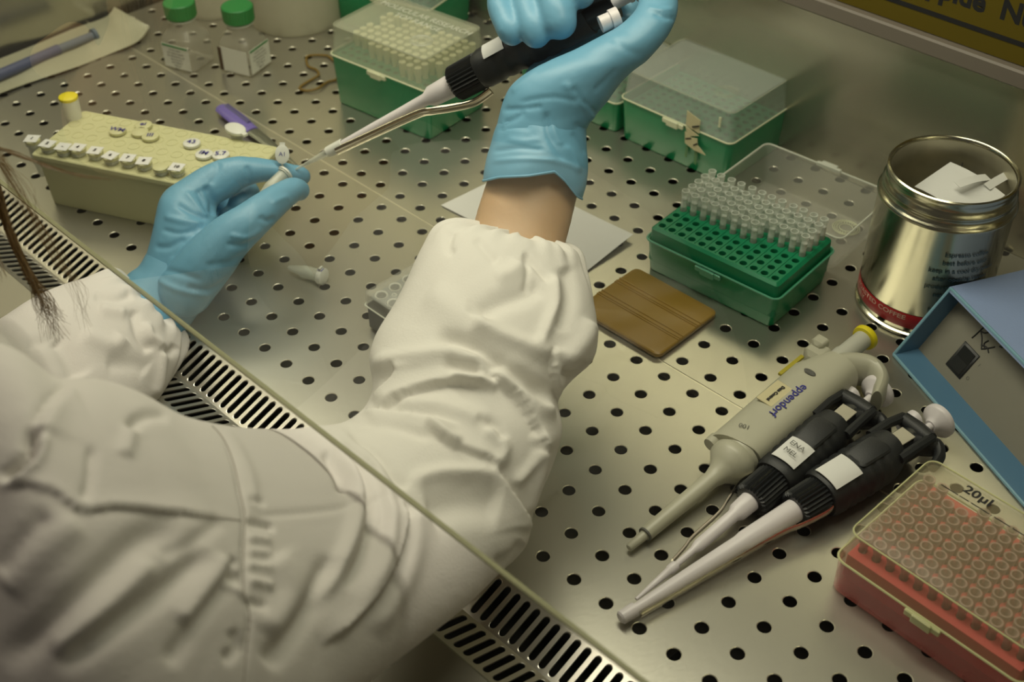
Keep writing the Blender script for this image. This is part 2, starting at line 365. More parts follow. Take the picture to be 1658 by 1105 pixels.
for i in range(12):
    for j in range(3 if i < 8 else 4, 8):
        o = first if k == 0 else copy_tree(first); k += 1
        o.matrix_world = BF @ Matrix.Translation(((i - 5.5) * .009, (j - 3.5) * .009, .0400)) @ Matrix.Rotation(math.radians(rng.uniform(-2, 2)), 4, 'X') @ Matrix.Rotation(math.radians(rng.uniform(-2, 2)), 4, 'Y')
        tag(o, 'clear filter tip standing in the open green tip box', 'pipette tip', 'clear tips in the open green box')
def closed_box(name, label, F, deg, L, W, h1, h2, lidm, txt=None, tips=None, tape=False, inner=True):
    fr = boxframe(F[0], F[1], deg, L, W); t = thing(name, label, 'tip box', fr, 'green pipette tip boxes')
    shell(MB(), -L / 2, L / 2, -W / 2, W / 2, [(.0035, 0), (.0025, .0015), (.0006, h1 - .004), (0, h1)], .0015, .006, 1).build('base', 'green', t)
    mb = MB(); shell(mb, -L / 2, L / 2, -W / 2, W / 2, [(.0045, h2), (.0030, h2 - .0012), (.0010, h1 + .003), (-.0004, h1)], .0011, .007, 1); ld = mb.build('lid', lidm, t)
    mb = rim(MB(), -L / 2, L / 2, -W / 2, W / 2, h1 + .0004, .006, .0007); clasp(mb, -W / 2, h1 - .001)
    mb.box(L / 2 - .014, L / 2 - .012, -W / 2 - .0004, -W / 2 + .0006, h1 + .012, h2 - .006) if tape else None
    mb.build('lid_rim', 'creamrim', ld)
    rim(MB(), -L / 2 + .0036, L / 2 - .0036, -W / 2 + .0036, W / 2 - .0036, h2 - .0006, .006, .0005).build('lid_edge', 'frost', ld)
    circle_mark('embossed_mark', L * .26, -W * .17, h2 + .0001, .0105, 'clearrim' if not tape else 'frost', ld)
    if txt:
        for q, (s, yy) in enumerate(txt): text('embossed_lettering', s, .0098, 'clearrim', ld, Matrix.Translation((L * .06, yy, h2 + .0003)) @ Matrix.Rotation(math.pi, 4, 'Z') @ Matrix.Scale(-1, 4, (1, 0, 0)) if False else Matrix.Translation((L * .04, yy, h2 + .0003)), bold=.0002)
    if inner:
        mb = MB(); rack_plate(mb, 12, 8, L - .008, W - .006, h1 - .004 + (.004 if tips else -.002), down=.004); mb.build('tip_rack', 'greenrack', t, angle=25)
    if tips:
        a = MB(); a.lathe([(.0022, -.012), (.0026, .004), (.0033, .006), (.0033, .0130), (.0022, .0130)], 8); f = a.build('pipette_tip', 'tipyel'); k = 0
        for (i, j) in tips:
            o = f if k == 0 else f.copy()
            if k: C.objects.link(o)
            k += 1; o.matrix_world = fr @ Matrix.Translation(((i - 5.5) * .009, (j - 3.5) * .009, h1 + .0006))
            tag(o, 'cream tip seen through the frosted lid of the left closed box', 'pipette tip', 'cream tips under the frosted lid')
    return t
closed_box('pipette_tip_box', 'closed green tip box with frosted lid over tips, left of the white forearm', (-.3698, .1706), 6.5, .1177, .0830, .0500, .0790, 'frost',
           txt=[('MOLECULAR RESEARCH', .021), ('TOP RANGE', .010)], tips=[(i, j) for i in range(12) for j in range(8) if not (i < 3 and j < 2) and not (i == 3 and j < 1) and not (i > 10 and j < 2) and not (4 <= i <= 6 and j < 1) and rng.rand() < .93])
tb = closed_box('pipette_tip_box', 'closed green tip box with clear lid and torn masking tape by the back wall', (-.1384, .2950), 1.1, .1174, .0865, .0405, .0675, 'frost2', tape=True, inner=True)
# torn tape pieces, a sub-part of the box front
def tapepiece(poly, y):
    mb = MB(); mb.rings([[(x, y, z) for x, z in poly], [(x, y - .0005, z) for x, z in poly]]); return mb.build('tape', 'tape', tb, smooth=False)
yf = -.0865 / 2 - .0012
tapepiece([(.0135, .0425), (.0275, .0395), (.0275, .0520), (.0135, .0560)], yf + .0003)
tapepiece([(.0135, .0405), (.0170, .0330), (.0275, .0375), (.0170, .0405)], yf)
tapepiece([(.0135, .0365), (.0145, .0255), (.0245, .0225), (.0365, .0225), (.0275, .0285), (.0265, .0345), (.0205, .0330)], yf - .0001)
for poly in ([(.0150, .0225), (.0175, .0220), (.0165, .0110), (.0145, .0120)], [(.0240, .0215), (.0272, .0210), (.0270, .0085), (.0248, .0090)]):
    mb = MB(); mb.rings([[(x, yf + .0012, z) for x, z in poly], [(x, yf + .0007, z) for x, z in poly]]); mb.build('tape_residue', mat('tape_residue', (.12, .26, .11), .6), tb, smooth=False)
for a, b in (((.0205, .0435), (.0272, .0468)), ((.0150, .0300), (.0205, .0325)), ((.0235, .0270), (.0270, .0300))):
    mb = MB(); dx, dz = b[0] - a[0], b[1] - a[1]; L_ = math.hypot(dx, dz); nx, nz = -dz / L_ * .0006, dx / L_ * .0006
    mb.rings([[(a[0] + nx, yf - .0004, a[1] + nz), (b[0] + nx, yf - .0004, b[1] + nz), (b[0] - nx, yf - .0004, b[1] - nz), (a[0] - nx, yf - .0004, a[1] - nz)], [(a[0] + nx, yf - .0010, a[1] + nz), (b[0] + nx, yf - .0010, b[1] + nz), (b[0] - nx, yf - .0010, b[1] - nz), (a[0] - nx, yf - .0010, a[1] - nz)]])
    mb.build('marker_stroke', 'ink', tb, smooth=False)
closed_box('pipette_tip_box', 'green tip box half hidden behind the raised blue-gloved wrist', (-.2600, .2945), 2, .1177, .0830, .0300, .0560, 'frost2')
closed_box('pipette_tip_box', 'dark green tip box at the back wall behind the left closed one', (-.500, .2915), 14, .1177, .0800, .0400, .066, 'frost2')
# pink tip box
PL, PW = .1180, .0890; pf = boxframe(.2772, -.0065, -2.5, PL, PW)
pb = thing('pipette_tip_box', 'pink tip box with clear yellowish lid and black writing at the lower right', 'tip box', pf, 'pipette tip boxes')
shell(MB(), -PL / 2, PL / 2, -PW / 2, PW / 2, [(.0016, 0), (.0006, .0012), (.0002, .022), (0, .0255)], .0014, .007, 1).build('base', 'pinkbase', pb)
mb = MB(); rack_plate(mb, 12, 8, PL - .010, PW - .009, .0300, down=.004); mb.rings([rrect(-PL / 2 + .005, PL / 2 - .005, -PW / 2 + .0045, PW / 2 - .0045, 0, .0300, .0003), rrect(-PL / 2 + .004, PL / 2 - .004, -PW / 2 + .004, PW / 2 - .004, 0, .012, .003)], False, False)
mb.build('tip_rack', 'pinkrack', pb, angle=25)
mb = MB(); shell(mb, -PL / 2, PL / 2, -PW / 2, PW / 2, [(.0042, .0490), (.0030, .0480), (.0012, .030), (-.0006, .0265)], .0010, .008, 1); ld = mb.build('lid', 'pinklid', pb)
mb = rim(MB(), -PL / 2, PL / 2, -PW / 2, PW / 2, .0268, .007, .0008); rim(mb, -PL / 2 + .0036, PL / 2 - .0036, -PW / 2 + .0036, PW / 2 - .0036, .0486, .0065, .00055); clasp(mb, -PW / 2 - .0008, .0262); mb.build('lid_rim', 'pinkrim', ld)
text('lettering', '20µl', .0090, 'ink', ld, Matrix.Translation((-PL / 2 + .0385, PW / 2 - .0110, .0494)), bold=.00025, sx=1.1)
mb = MB()
for a, b in ((-.040, -.029), (-.028, -.022), (-.0205, -.009), (-.0080, -.0075), (-.0060, .004), (.0055, .016)): mb.box(a, b, PW / 2 - .0185, PW / 2 - .0180, .0491, .0494)
mb.build('dashed_line', 'ink', ld, smooth=False)
a = MB(); a.lathe([(.0014, -.012), (.0024, .0015), (.0026, .0055), (.0034, .0070), (.0037, .0115), (.0037, .0122), (.0027, .0122), (.0022, .004)], 14, cap1=False); f = a.build('pipette_tip', 'tipfrost'); k = 0
for i in range(12):
    for j in range(8):
        if j == 7 and i in (2, 3): continue
        o = f if k == 0 else f.copy()
        if k: C.objects.link(o)
        k += 1; o.matrix_world = pf @ Matrix.Translation(((i - 5.5) * .009, (j - 3.5) * .009, .0305))
        tag(o, 'short frosted tip standing in the pink rack under the lid', 'pipette tip', 'frosted tips in the pink box')
# ------------------------------------------------------------------ coffee tin
t = thing('coffee_tin', 'open tin can with red band and paper slips inside, by the back wall', 'tin', Matrix.Translation((.0585, .2715, .0004)) @ Matrix.Rotation(math.radians(-52), 4, 'Z'))
r = .0463
MB().lathe([(r - .003, .0015), (r - .0008, 0), (r + .0008, .0012), (r + .0008, .0030), (r - .001, .0042), (r, .006), (r, .0930), (r + .0012, .0945), (r + .0012, .0955), (r - .0004, .0972), (r - .0022, .0990), (r - .0024, .1020),
            (r - .0010, .1035), (r - .0010, .1045), (r - .0026, .1060), (r - .0034, .1085), (r - .0034, .1120), (r - .0022, .1135), (r - .0022, .1160), (r - .0032, .1168), (r - .0044, .1160), (r - .0048, .1135)], 72, cap1=False).build('wall', 'can', t, angle=50)
MB().lathe([(r - .0048, .1137), (r - .0046, .1060), (r - .0034, .1000), (r - .0014, .0940), (r - .0012, .0060), (.0, .0058)], 56, cap0=False, cap1=False).build('inside', 'cantarnish', t, angle=60)
mb = MB(); aa = math.radians(158); mb.tube([((r - .002) * math.cos(aa), (r - .002) * math.sin(aa), z) for z in (.008, .05, .111)], .0004, 5); mb.build('wall_seam', 'inkgrey', t)
MB().lathe([(r + .00015, .0085), (r + .0002, .0086), (r + .0002, .0205), (r + .00015, .0206)], 72, cap0=False, cap1=False).build('red_band', 'red', t)
def round_text(s, size, z, ang, m, parent, rad, bold=0, name='lettering', sx=1.):
    a = math.radians(ang); M4 = Matrix.Translation((rad * math.cos(a), rad * math.sin(a), z)) @ Matrix(((-math.sin(a), 0, math.cos(a), 0), (math.cos(a), 0, math.sin(a), 0), (0, 1, 0, 0), (0, 0, 0, 1)))
    return text(name, s, size, m, parent, M4, depth=.0003, bold=bold, bend=rad, sx=sx)
round_text('ROASTED COFFEE', .0052, .0168, -56, 'pink', t, r, .00012, sx=1.25)
round_text('FINELY', .0050, .0118, -82, 'pink', t, r, .0001, sx=1.2)
for k, s in enumerate(['Espresso coffee', 'best before end', 'keep in a cool dry place', 'after opening reseal', 'product of mixed origin', 'net weight 250 g', 'finely ground', 'for coffee makers', 'vacuum packed']):
    round_text(s, .0045, .0760 - k * .0068, 14, 'teal', t, r, .0001, sx=1.1)
# paper slips in the tin
WT = Matrix.Translation((.0585, .2715, .0004))
def slip(name, label, cx, cy, z, w, h, yaw, tilt, m='paper', cat='paper slip', bow=.0015):
    g = MB(); n = 6
    g.add([(w * (i / n - .5), h * (j / 3 - .5), bow * math.sin(math.pi * i / n)) for j in range(4) for i in range(n + 1)], [(j * 7 + i, j * 7 + i + 1, (j + 1) * 7 + i + 1, (j + 1) * 7 + i) for j in range(3) for i in range(n)])
    o = g.build(name, m, None); o.matrix_world = Matrix.Translation((cx, cy, z)) @ Matrix.Rotation(math.radians(yaw), 4, 'Z') @ Matrix.Rotation(math.radians(tilt), 4, 'X'); o.modifiers.new('thickness', 'SOLIDIFY').thickness = .0003
    return tag(o, label, cat, 'paper slips in the tin')
c_ = at(1553, 309, .0960); slip('paper_slip', 'largest white paper folded across the mouth of the tin', c_[0], c_[1], c_[2], .050, .034, -14, 16, bow=.003)
c_ = at(1575, 293, .1050); slip('paper_slip', 'narrow white strip leaning up on the large paper in the tin', c_[0], c_[1], c_[2], .026, .0070, 66, 6)
c_ = at(1621, 290, .1030); slip('paper_slip', 'long white strip standing along the right inner side of the tin', c_[0], c_[1], c_[2], .032, .0060, 82, 20)
# ------------------------------------------------------------------ blue instrument box
BW, BD, BH, SB = .165, .150, .0520, .0335
t = thing('instrument_box', 'blue metal instrument box with grey sloping panel and black rocker switch', 'instrument', Matrix.Translation((.0767, .2043, .0004)) @ Matrix.Rotation(math.radians(-26.97), 4, 'Z'))
def fr_(x, s, dep=0):   # point on the sloping front: s 0..1 up the slope, dep behind it
    y = SB * s; z = BH * s; n = Vector((0, BH, -SB)).normalized(); return (x, y + n.y * dep, z + n.z * dep)
T_ = .0022; ts = T_ / math.hypot(SB, BH)
outer = lambda d: [(0, *fr_(0, 0, 0)[1:])]
mb = MB()
# side and bottom sheets of the housing as one folded shell round the recess
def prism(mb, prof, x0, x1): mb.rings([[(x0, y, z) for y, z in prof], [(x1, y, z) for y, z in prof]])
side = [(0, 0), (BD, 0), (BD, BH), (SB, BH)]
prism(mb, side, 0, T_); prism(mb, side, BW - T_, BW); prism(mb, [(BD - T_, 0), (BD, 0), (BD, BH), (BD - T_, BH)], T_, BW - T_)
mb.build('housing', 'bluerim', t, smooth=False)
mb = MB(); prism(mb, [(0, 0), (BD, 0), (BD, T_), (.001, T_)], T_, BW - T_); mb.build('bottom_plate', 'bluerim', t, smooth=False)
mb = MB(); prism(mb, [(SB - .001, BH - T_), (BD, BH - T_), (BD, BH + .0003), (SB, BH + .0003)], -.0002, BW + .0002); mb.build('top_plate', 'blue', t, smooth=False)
mb = MB(); ed = .0009
for a, b in (((0, 0), (0, 1)), ((1, 0), (1, 1)), ((0, 0), (1, 0)), ((0, 1), (1, 1))):
    p0 = fr_(a[0] * (BW - 2 * ed) + ed, a[1]); p1 = fr_(b[0] * (BW - 2 * ed) + ed, b[1]); p0 = (p0[0], p0[1] + .0006, p0[2] + (ed if a[1] == 0 else -ed * .6)); p1 = (p1[0], p1[1] + .0006, p1[2] + (ed if b[1] == 0 else -ed * .6)); mb.tube([p0, p1], .0013, 8)
mb.build('rounded_edge', mat('blue_edge', (.20, .38, .48), .3), t)
PD = .0150  # recess of the panel
pan = D.objects.new('front_panel', None)
n = Vector((0, BH, -SB)).normalized(); up_ = Vector((0, SB, BH)).normalized()
pf4 = Matrix(((1, 0, 0, 0), (0, up_.y, -n.y, n.y * PD), (0, up_.z, -n.z, n.z * PD + .0), (0, 0, 0, 1)))
SL = math.hypot(SB, BH)
def prism_panel():
    # local: x along, y up the slope, z outwards
    m_ = MB(); m_.box(T_, BW - T_, PD * SB / BH * 1.0 + T_ * .9, SL + PD * SB / BH - .004, -.0015, 0); return m_
pn = prism_panel().build('front_panel', 'panel', t, smooth=False); pn.matrix_local = pf4
sx0, sy0 = .0365, .0300
mb = MB(); mb.box(sx0 - .0085, sx0 + .0085, sy0 - .0105, sy0 + .0105, 0, .0008, b=.0003); sw = mb.build('rocker_switch', 'blackgloss', pn)
mb = MB(); mb.rings([[(sx0 + s * .0062, y, z) for y, z in ((sy0 - .0085, .0008), (sy0 - .0085, .0012), (sy0, .0009), (sy0 + .0085, .0016), (sy0 + .0085, .0008))] for s in (-1, 1)]); mb.build('rocker', 'blackgloss', sw, smooth=False)
text('lettering', 'I', .0035, 'inkgrey', pn, Matrix.Translation((sx0 + .0125, sy0 + .006, .0001)))
text('lettering', 'O', .0035, 'inkgrey', pn, Matrix.Translation((sx0 + .0125, sy0 - .006, .0001)))
def stroke(mb, pts, r, z): mb.tube([(x, y, z) for x, y in pts], (r, r * .25) if False else r, 5)
mb = MB(); hx, hy = .0320, .0485
for pts in ([(0, .0085), (-.001, 0), (-.0015, -.003)], [(-.0025, .0075), (.001, .0095), (.0045, .0075), (.003, .0045), (-.0005, .0035)], [(0, .0035), (.004, .001), (.0085, -.0035)], [(.0085, .003), (.0075, .000), (.0105, -.0022)], [(.0145, .003), (.0110, -.001), (.0085, -.0035)], [(.0065, -.002), (.0105, -.0005), (.0140, -.0020)], [(.0165, .0052), (.0185, .0058)]):
    stroke(mb, [(hx + a * 1.15, hy + b * 1.15) for a, b in smooth_pts(pts, 4)], .00056, .0001)
mb.build('handwriting', 'ink', pn)
# ------------------------------------------------------------------ golden scraper card
y1_, y2_ = at(1043, 515, .004)[1], at(1070, 501, .004)[1]
t = thing('scraper_card', 'golden brown plastic scraper card with two ridged double lines', 'scraper', Matrix.Translation((-.0775, .1190, .0010)))
cw, ch = .0392, .0342
MB().rings([rrect(-cw, cw, -ch, ch, .0006, 0, .005, 6), rrect(-cw, cw, -ch, ch, 0, .0008, .005, 6), rrect(-cw, cw, -ch, ch, 0, .0034, .005, 6), rrect(-cw, cw, -ch, ch, .0008, .0042, .005, 6)]).build('blade', 'gold', t)
mb = MB()
for yc in (y1_ - .119, y2_ - .119 + .004):
    for dy in (-.0032, -.0012, .0022): mb.rings([[(s * (cw - .0004), yc + dy + a, .0040 + b) for a, b in ((-.0008, 0), (-.0004, .0009), (.0004, .0009), (.0008, 0))] for s in (-1, 1)])
mb.build('ridge', 'gold', t, smooth=False)
# ------------------------------------------------------------------ white paper sheet under the arm
cs = [np.array(at(*q, 0)[:2]) for q in ((714, 334), (938, 450), (1025, 389), (830, 281))]; n = 14; mb = MB(); vs = []
for j in range(n + 1):
    for i in range(n + 1):
        u, v = i / n, j / n; q = cs[0] * (1 - u) * (1 - v) + cs[1] * u * (1 - v) + cs[2] * u * v + cs[3] * (1 - u) * v
        vs.append((q[0], q[1], .0008 + .0035 * u ** 4 * v + .0012 * math.sin(3 * u + 2 * v) ** 2))
mb.add(vs, [(j * (n + 1) + i, j * (n + 1) + i + 1, (j + 1) * (n + 1) + i + 1, (j + 1) * (n + 1) + i) for j in range(n) for i in range(n)])
o = mb.build('paper_sheet', 'paper'); o.modifiers.new('thickness', 'SOLIDIFY').thickness = .0003; tag(o, 'plain white paper sheet lying under the raised forearm', 'paper')
# ------------------------------------------------------------------ air displacement pipettes
def ribbed(mb, z0, z1, r, n=28, d=.0007):
    mb.rings([[((rr + (d if i % 2 else -d)) * math.cos(math.pi * i / n), (rr + (d if i % 2 else -d)) * math.sin(math.pi * i / n), z) for i in range(2 * n)] for rr, z in ((r - .0018, z0), (r - .0003, z0 + .0015), (r, z1 - .001), (r - .001, z1))])
def black_pipette(name, label, p0, p1, up, shaft, col, z_body, z_top, arm, hook_side=-1, tagpos=None, tagtext=None, roll=0, button_z=None, hooklen=1., armr=(.0026, .0007), rc=.0115, rb=.92):
    t = thing(name, label, 'pipette', axis_frame(p0, p1, up) @ Matrix.Rotation(math.radians(roll), 4, 'Z'), 'pipettes')
    MB().lathe(shaft, 24).build('shaft', 'white', t)
    mb = MB(); ribbed(mb, col, z_body + .001, rc); mb.build('collar', 'blackgloss', t, angle=20)
    # rubber body: rounded section with a raised back spine and grip grooves
    L = z_top - z_body; R_ = []
    for k in range(25):
        u = k / 24; z = z_body + L * u; g = -.0010 if (k % 3 == 2 and 2 < k < 18) else 0
        w = (.0160 + .0012 * math.sin(u * 3) - (.003 * max(0, u - .85) / .15)) * rb; h = (.0150 + .0015 * u) * rb; ring = []
        if k == 0: w -= .0012; h -= .0012
        for i in range(28):
            a = 2 * math.pi * i / 28; c, s_ = math.cos(a), math.sin(a); e = .85
            ring.append(((w + g) * math.copysign(abs(c) ** e, c), (h + g) * math.copysign(abs(s_) ** e, s_), z))
        R_.append(ring)
    bd = MB().rings(R_).build('body', 'black', t, angle=50)
    # raised grip panel with its window and frame arms at the top
    mb = MB(); mb.rings([rrect(-.0085, .0085, z_body + .026, z_top - .008, 0, 0, .004), rrect(-.0085, .0085, z_body + .026, z_top - .008, .0012, .0012, .004)], mtx=Matrix(((1, 0, 0, 0), (0, 0, 1, .0150 * rb), (0, 1, 0, 0), (0, 0, 0, 1)))); mb.build('grip_panel', 'black', bd)
    zt = z_top
    mb = MB()
    for s in (-1, 1): mb.tube([(s * .0125, .008, zt - .006), (s * .0125, .009, zt + .010), (s * .0115, .007, zt + .024)], [.0034, .0032, .0034], 8)
    mb.tube([(-.0115, .006, zt + .023), (0, .004, zt + .025), (.0115, .006, zt + .023)], [.0050, .0056, .0050], 10)
    mb.build('frame_arm', 'black', t)
    MB().lathe([(.0105, zt - .004), (.0105, zt + .020)], 16, mtx=Matrix.Translation((0, -.003, 0))).build('dial_housing', 'blackgloss', t)
    mb = MB(); mb.box(-.0055, .0055, .0070, .0082, zt + .003, zt + .016, b=.0004); mb.build('volume_window', mat('window_pale', (.45, .42, .33), .3) if 'window_pale' not in D.materials else D.materials['window_pale'], t)
    hs = hook_side; zz = zt + .020; H = hooklen
    mb = MB(); mb.tube(smooth_pts([(hs * .004, 0, zz - .004), (hs * .013, 0, zz + .004), (hs * .022 * H, 0, zz + .006), (hs * .031 * H, 0, zz + .001), (hs * .036 * H, 0, zz - .009)], 5), [(.0085 - .0045 * k / 20, .0060 - .003 * k / 20) for k in range(21)], 12, flat=(0, 1, 0)); mb.build('finger_hook', 'black', t)
    bz = button_z or zt + .034
    mb = MB(); mb.lathe([(.0026, zt + .018), (.0026, bz), (.0040, bz), (.0060, bz + .003), (.0108, bz + .0055), (.0118, bz + .0070), (.0118, bz + .0095), (.0100, bz + .0108), (.004, bz + .0112)], 24); bt = mb.build('plunger_button', 'white', t)
    text('mark', '+', .006, 'inkgrey', bt, Matrix.Translation((0, 0, bz + .0113)))
    mb = MB(); mb.lathe([(.0052, 0), (.0052, .010), (.0060, .011), (.0060, .013)], 14, mtx=Matrix.Translation((-hs * .0105, .0, zt + .022))); mb.build('ejector_button', 'white', t)
    # bent steel tip ejector strip
    mb = MB(); mb.tube(smooth_pts(arm, 5), [armr] * (len(arm) * 5 - 4), 10, flat=(0, 1, 0)); mb.build('ejector_arm', 'chrome', t)
    q = arm[0]; zz0 = q[2]
    ztip = shaft[0][1]
    if tagpos:
        mb = MB(); a0, a1, z0, z1 = tagpos; nn = 8
        vs = []
        for (dr) in (.0006, .0009):
            for j in (z0, z1):
                for i in range(nn + 1):
                    a = math.radians(a0 + (a1 - a0) * i / nn); c, s_ = math.cos(a), math.sin(a); vs.append(((.0165 * rb + dr) * math.copysign(abs(c) ** .85, c), (.0158 * rb + dr) * math.copysign(abs(s_) ** .85, s_), j))
        m_ = nn + 1
        mb.add(vs, [(i, i + 1, m_ + i + 1, m_ + i) for i in range(nn)] + [(2 * m_ + i, 3 * m_ + i, 3 * m_ + i + 1, 2 * m_ + i + 1) for i in range(nn)] + [(0, m_, 3 * m_, 2 * m_), (nn, 2 * m_ + nn, 3 * m_ + nn, m_ + nn)] + [(i, 2 * m_ + i, 2 * m_ + i + 1, i + 1) for i in range(nn)] + [(m_ + i, m_ + i + 1, 3 * m_ + i + 1, 3 * m_ + i) for i in range(nn)])
        lb = mb.build('paper_label', 'paper', t)
        if tagtext:
            am = math.radians((a0 + a1) / 2); c, s_ = math.cos(am), math.sin(am)
            for q, s in enumerate(tagtext):
                zc = (z0 + z1) / 2 + (.0035 - .007 * q)
                text('handwriting', s, .0055, 'inkgrey', lb, Matrix(((-s_, 0, c, c * .0176), (c, 0, s_, s_ * .0170), (0, 1, 0, zc), (0, 0, 0, 1))) @ Matrix.Rotation(math.radians(0), 4, 'Z'), depth=.0002)
    return t
def zfun(A, ax):
    def z_(px):
        lo, hi = -.02, .4
        for _ in range(40):
            m_ = (lo + hi) / 2
            if P(*(A + ax * m_))[0] < px: lo = m_
            else: hi = m_
        return lo
    return z_
# lying pipette in the middle
A = at(1030, 971, .0055); B = at(1400, 652, .0175); u = (B - A) / np.linalg.norm(B - A); z_ = zfun(A, u)
black_pipette('pipette', 'black-handled pipette with handwritten label, middle of the three lying ones', A, A + u * .25, (0, 0, 1),
    [(.0010, 0), (.0018, z_(1055)), (.0025, z_(1083)), (.0031, z_(1085)), (.0031, z_(1094)), (.0019, z_(1096)), (.0022, z_(1122)), (.0036, z_(1130)), (.0038, z_(1133)), (.0041, z_(1188)), (.0060, z_(1194)), (.0068, z_(1222))],
    z_(1214), z_(1252), z_(1350), [(.0105, .002, z_(1245)), (.0128, .002, z_(1225)), (.0100, .001, z_(1200)), (.0070, .001, z_(1178)), (.0062, .001, z_(1135)), (.0045, .001, z_(1118)), (.0034, 0, z_(1096))], -1, (64, 122, z_(1262), z_(1296)), ['ENA', 'MEL'], button_z=z_(1409), hooklen=.8)
A = at(1004, 1002, .0060); B = at(1478, 708, .0175); u = (B - A) / np.linalg.norm(B - A); z_ = zfun(A, u)
black_pipette('pipette', 'black-handled pipette with blank white label, nearest the pink tip box', A, A + u * .27, (0, 0, 1),
    [(.0030, 0), (.0040, .0010), (.0043, z_(1028)), (.0030, z_(1029)), (.0036, z_(1060)), (.0042, z_(1085)), (.0048, z_(1130)), (.0056, z_(1198)), (.0064, z_(1206)), (.0074, z_(1292))],
    z_(1286), z_(1326), z_(1440), [(-.0115, .001, z_(1330)), (-.0135, .001, z_(1315)), (-.0120, .001, z_(1280)), (-.0092, .001, z_(1250)), (-.0078, .001, z_(1180)), (-.0060, 0, z_(1090)), (-.0050, 0, z_(1029))], -1, (66, 126, z_(1330), z_(1372)), None, button_z=z_(1506), hooklen=.7, rc=.0118, rb=.96)
# beige pipette
A = at(1018, 888, .0045); B = at(1335, 625, .020); u = (B - A) / np.linalg.norm(B - A)
t = thing('pipette', 'beige single channel pipette with yellow scale cap, leftmost of the three lying ones', 'pipette', axis_frame(A, A + u * .2, (0, 0, 1)), 'pipettes')
MB().lathe([(.0020, 0), (.0024, .0005), (.0031, .0135), (.0044, .0137), (.0046, .0150), (.0056, .0740), (.0075, .0810), (.0105, .0850), (.0155, .0905), (.0160, .0960), (.0142, .0990), (.0150, .1020)], 28).build('shaft', 'beige', t)
MB().lathe([(.0045, .0136), (.0047, .0137), (.0047, .0150), (.0045, .0151)], 24).build('tip_ring', 'inkgrey', t)
R_ = []
for k in range(21):
    u_ = k / 20; z = .1000 + .104 * u_; wl = .0215 + .0035 * u_ - (.010 * max(0, u_ - .8) / .2); wr = .0155 - .0015 * u_; h = .0150 + .001 * u_
    z2 = -.004 if k == 0 else 0; R_.append([(((wl if math.cos(a) > 0 else wr) - (.0006 if k == 0 else 0)) * math.copysign(abs(math.cos(a)) ** .8, math.cos(a)), h * math.copysign(abs(math.sin(a)) ** .75, math.sin(a)), z - .004 * math.cos(a) * (1 if k < 3 else 0)) for a in [2 * math.pi * i / 36 for i in range(36)]])
bd = MB().rings(R_).build('body', 'beige', t, angle=45)
# curved grip hook, head, scale stem with yellow cap
mb = MB(); mb.tube(smooth_pts([(.004, 0, .196), (-.002, 0, .210), (-.014, 0, .2185), (-.026, 0, .2130), (-.033, 0, .198)], 6), [(.0150 - .0045 * k / 24, .0115 - .0078 * k / 24) for k in range(25)], 16, flat=(0, 1, 0)); mb.build('finger_hook', 'beige', t)
mb = MB(); mb.box(.012, .027, -.006, .010, .196, .212, b=.003); mb.box(.017, .0265, .006, .0135, .204, .2145, b=.002); mb.build('ejector_button', 'beige', t)
MB().lathe([(.0075, .205), (.0075, .2160), (.0068, .2165), (.0066, .2385)], 20, mtx=Matrix.Translation((.007, .003, 0))).build('scale_stem', mat('pale_grey_plastic', (.52, .52, .45), .4), t)
mb = MB(); mb.lathe([(.0066, .2380), (.0088, .2384), (.0092, .2400), (.0092, .2420), (.0080, .2434), (.0040, .2436)], 24, mtx=Matrix.Translation((.007, .003, 0))); mb.build('yellow_cap', 'yellow', t)
mb = MB(); mb.box(.0215, .0242, .0075, .0095, .168, .192); mb.build('yellow_stripe', mat('olive_yellow', (.40, .34, .02), .5), t)
mb = MB(); mb.box(.0045, .0170, .0146, .0154, .136, .158, b=.0003); lb = mb.build('paper_label', 'tape', t, smooth=False)
TX = lambda x, y, z: Matrix(((0, -1, 0, x), (0, 0, 1, y), (-1, 0, 0, z), (0, 0, 0, 1)))
text('lettering', 'eppendorf', .0084, 'inkblue', bd, TX(.0000, .0156, .148), bold=.0001, depth=.0004)
text('lettering', 'Date Control', .0030, 'ink', lb, TX(.0100, .0155, .147), bold=.0002, depth=.0004)
text('lettering', '100', .0050, 'inkgrey', bd, Matrix(((1, 0, 0, .0060), (0, 0, 1, .0152), (0, -1, 0, .1115), (0, 0, 0, 1))) @ Matrix.Rotation(math.radians(20), 4, 'Z'), depth=.0004)
mb = MB(); mb.rings([[(.0045 * c + .006 + 0, .0163, .177 + .0022 * s_) for c, s_ in [(math.cos(a), math.sin(a)) for a in [2 * math.pi * i / 16 for i in range(16)]]], [(.0045 * c * .7 + .006, .0169, .177 + .0022 * s_ * .7) for c, s_ in [(math.cos(a), math.sin(a)) for a in [2 * math.pi * i / 16 for i in range(16)]]]]); mb.build('oval_mark', 'inkgrey', t)
MB().lathe([(.0045, .092), (.0050, .0990), (.0035, .0995)], 14, mtx=Matrix.Translation((.0175, .004, 0))).build('ejector_socket', 'beige', t)
